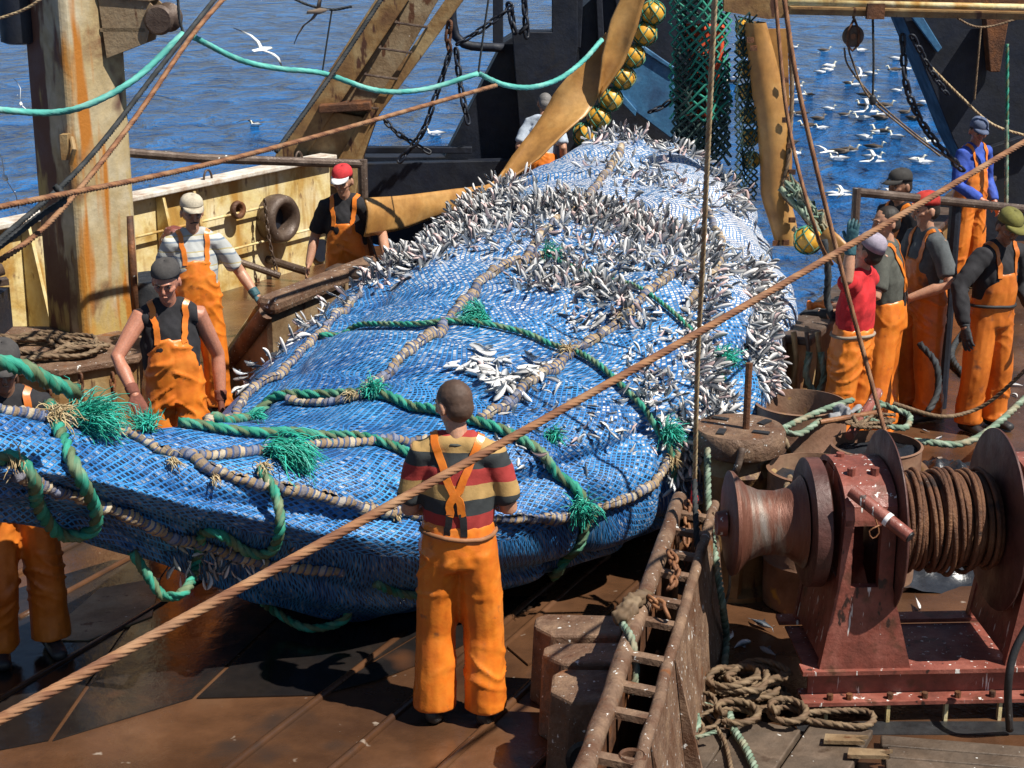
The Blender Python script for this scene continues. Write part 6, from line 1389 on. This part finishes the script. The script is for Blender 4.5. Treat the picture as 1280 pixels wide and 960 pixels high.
for j in range(13):
    for i in range(7):
        x = 858+(902-858)*i/6; y = 30+(150-30)*j/12; vs.append(P(x+(3-i)*.6*j/12*2, y, Y=16.39+.05*math.sin(i*1.6+j*.4))-hn.location)
mb.add(vs, [(j*7+i, j*7+i+1, (j+1)*7+i+1, (j+1)*7+i) for j in range(12) for i in range(6)]); o = mb.build('panel', M['red_panel'], hn, smooth=True); sd_ = o.modifiers.new('s', 'SOLIDIFY'); sd_.thickness = .04
fn = empty('float_net', P(932, 120, Y=14.7), label='dark netting holding the floats beside the hide sleeve', cat='netting')
o = lattice(cur(918, 946, 18, 262, 14.6, .02, 4), 4, 26, .010, 'net_curtain', 'twine_dark', None, fn); relto(o, fn)
bn = empty('float_net', P(1010, 280, Y=14.0), label='knotted netting bunched at the foot of the hide sleeve', cat='netting')
for sd2 in range(3):
    o = lattice(lambda u_, v_, sg, s_=sd2: P(982+52*v_+6*u_, 232+70*v_-14*u_, Y=14.2-.1*s_)+Vector((.06*noise.noise(Vector((u_*5, v_*5, s_))), .12*noise.noise(Vector((u_*4, v_*7, s_+4))), .06*noise.noise(Vector((u_*5, v_*5, s_+8))))), 4, 10, .013, 'net_curtain', ('twine_dark', 'rope_brown', 'rope_green_pale')[sd2], None, bn); relto(o, bn)
line('rope', [P(975, 235, Y=14.1), P(1000, 262, Y=14.0), P(1022, 288, Y=13.9), P(1012, 300, Y=13.9), P(992, 285, Y=14.0)], .03, 'rope_green_pale', 'pale rope bunched at the foot of the hide sleeve')
ribbon([P(1030, 292, Y=12.4), P(1042, 305, Y=12.35), P(1056, 318, Y=12.3), P(1062, 330, Y=12.25)], [.12, .16, .16, .1], .03, 'hide_scrap', 'leather', 'small orange brown hide scrap by the raised arm', 'hide scrap', [(0, 0, 1)]*4)

# ================================================================ SEABIRDS
def colr(mb, start, fn):
    for i in range(start, len(mb.v)): mb.c[i] = (*fn(mb.v[i]), 1)
def float_bird(kind):
    mb = MB(); W_, B_ = (.82, .82, .80), (.10, .075, .055)
    limb(mb, [(0, .26, .12), (0, .10, .08), (0, -.12, .08), (0, -.24, .12)], [(.03, .02), (.10, .075), (.115, .09), (.06, .06)])
    colr(mb, 0, lambda v: (B_ if v.z > .10 and kind else W_) if kind < 2 else (.17, .13, .10))
    s_ = len(mb.v); limb(mb, [(0, -.22, .12), (0, -.27, .22), (0, -.30, .27)], [.045, .032, .036]); limb(mb, [(0, -.33, .27), (0, -.40, .255)], [.02, .006], n=8)
    colr(mb, s_, lambda v: (.55, .48, .2) if v.y < -.345 else (.85, .80, .62) if kind < 2 else (.32, .26, .20))
    for sx in (-1, 1):
        s_ = len(mb.v); limb(mb, [(sx*.09, -.14, .12), (sx*.105, .05, .14), (sx*.03, .34, .14)], [(.02, .05), (.02, .06), (.008, .012)]); colr(mb, s_, lambda v: (.03, .03, .03) if v.y > .16 else (B_ if kind else (.78, .78, .76)))
    return mb
protoB = []
for k in range(3):
    o = float_bird(k).build('seabird', M['bird'], smooth=True); protoB.append(o.data); bpy.data.objects.remove(o)
random.seed(5)
LBK = ('white seabird with yellowish head floating on the sea astern', 'brown backed white seabird floating on the sea astern', 'dark brown seabird floating on the sea astern')
BX = [(1030, 65, 1), (1036, 85, 0), (1025, 92, 2), (1077, 65, 0), (1070, 108, 2), (1082, 122, 1), (1080, 135, 2), (1000, 145, 1), (1035, 138, 0), (1022, 150, 2), (1055, 145, 2), (1078, 150, 0), (1105, 135, 1), (1100, 150, 2), (1130, 142, 2), (1145, 135, 2), (1165, 118, 1), (1168, 128, 2), (1175, 145, 2), (1192, 150, 2),
      (1010, 160, 2), (1028, 162, 2), (1098, 168, 0), (1080, 175, 2), (1092, 187, 2), (1102, 168, 1), (1050, 192, 2), (1062, 190, 2), (1090, 200, 0), (1060, 105, 2), (1118, 90, 1), (1132, 88, 0), (1152, 95, 2), (915, 105, 2), (992, 60, 0), (994, 110, 2), (990, 180, 2), (1165, 180, 0), (1088, 128, 2), (1140, 150, 2),
      (545, 170, 0), (590, 155, 0), (830, 150, 0), (1120, 115, 2), (1155, 130, 2), (1055, 242, 0), (1042, 245, 0), (1100, 246, 0), (1182, 105, 2), (1012, 120, 1), (600, 190, 1), (320, 158, 2)]
BX += [(random.uniform(990, 1200), random.uniform(55, 215), 0) for _ in range(16)]
for x, y, k in BX:
    if k == 2 and random.random() < .5: k = random.choice([0, 0, 1])
    p = P(x, y, z=-3.2); o = bpy.data.objects.new('seabird', protoB[k]); COL.objects.link(o); o.location = p+Vector((0, 0, -.02)); o.rotation_euler = (0, random.uniform(-.1, .1), random.choice([-1.5, 1.5, 1.2, -1.9])+random.uniform(-.5, .5)); s_ = random.uniform(.65, 1.05)*(.7 if y > 230 else 1); o.scale = (s_,)*3
    tag(o, LBK[k], 'seabird', ('white seabirds afloat', 'brown backed seabirds afloat', 'dark seabirds afloat')[k])
def fly_bird(loc, rz, roll, sc_, label, dark=False, up=.25):
    rt = empty('seabird', loc, rz, label=label, cat='seabird'); rt.rotation_euler = (0, roll, rz); rt.scale = (sc_,)*3
    W_ = (.82, .82, .80) if not dark else (.16, .12, .09)
    mb = MB(); limb(mb, [(0, .42, 0), (0, .22, 0), (0, -.05, 0), (0, -.26, .01), (0, -.36, .02)], [(.05, .01), (.05, .04), (.085, .075), (.05, .05), (.035, .035)]); limb(mb, [(0, -.38, .02), (0, -.48, .0)], [.018, .005], n=8)
    colr(mb, 0, lambda v: (.3, .32, .35) if v.y < -.40 else (.80, .72, .50) if v.y < -.27 and not dark else W_); mb.build('body', M['bird'], rt, smooth=True)
    for sx in (-1, 1):
        mb = MB(); tip = [(.05, 0, .0, .20), (.30, -.10, up*.5, .17), (.55, -.02, up, .13), (.80, .12, up*.9, .08), (1.0, .24, up*.6, .02)]; vs = []
        for (x, y, z, c_) in tip: vs += [(sx*x, y-c_/2, z+.008), (sx*x, y, z+.02), (sx*x, y+c_/2, z), (sx*x, y, z-.004)]
        mb.add(vs, [(i*4+k, i*4+(k+1) % 4, (i+1)*4+(k+1) % 4, (i+1)*4+k) for i in range(4) for k in range(4)]+[(0, 1, 2, 3), (16, 17, 18, 19)])
        colr(mb, 0, lambda v: (.03, .03, .03) if abs(v.x) > .75 else W_); mb.build('wing', M['bird'], rt, smooth=True)
fly_bird(P(328, 62, Y=36), 2.6, -.55, .75, 'white gannet with black wing tips flying over the sea', up=.1)
fly_bird(P(6, 222, Y=14), .4, 1.3, .30, 'white seabird diving past the left edge', up=.1)
fly_bird(P(26, 130, Y=40), .2, 1.2, .6, 'small white seabird flying left of the column')
fly_bird(P(397, 14, Y=12), 2.6, 1.1, .28, 'dark seabird perched high beside the hanger line', True)
fly_bird(P(318, 158, Y=55), 1.3, .1, .9, 'dark seabird skimming the sea beyond the bulwark', True)
fly_bird(P(1083, 140, Y=55), 1.5, .0, 1.0, 'white seabird with spread wings landing among the floating flock', up=.35)
fly_bird(P(1090, 202, Y=45), 1.5, .0, .8, 'white seabird with spread wings low on the water near the lone pair', up=.3)
fly_bird(P(1112, 244, Y=30), 1.6, .1, .5, 'white seabird with spread wings close behind the handrail', up=.2)
fly_bird(P(1050, 244, Y=30), 1.5, -.1, .5, 'white seabird with spread wings behind the raised gloved hand', up=.2)

for x, y, lb in ((1000, 118, 'by the hide sleeve edge'), (1034, 190, 'above the dark pair of floating birds'), (1075, 95, 'below the pulley block'), (1122, 160, 'beside the long chain'), (1020, 232, 'just above the netting bunch'), (1150, 75, 'near the beam and side gallows'), (600, 170, 'left of the dark gallows'), (926, 96, 'between netting and hide sleeve')):
    fly_bird(P(x, y, Y=random.uniform(38, 60)), random.uniform(1, 2.2), random.uniform(-.4, .4), random.uniform(.45, .65), 'small white seabird on the wing '+lb, up=random.uniform(.1, .4))
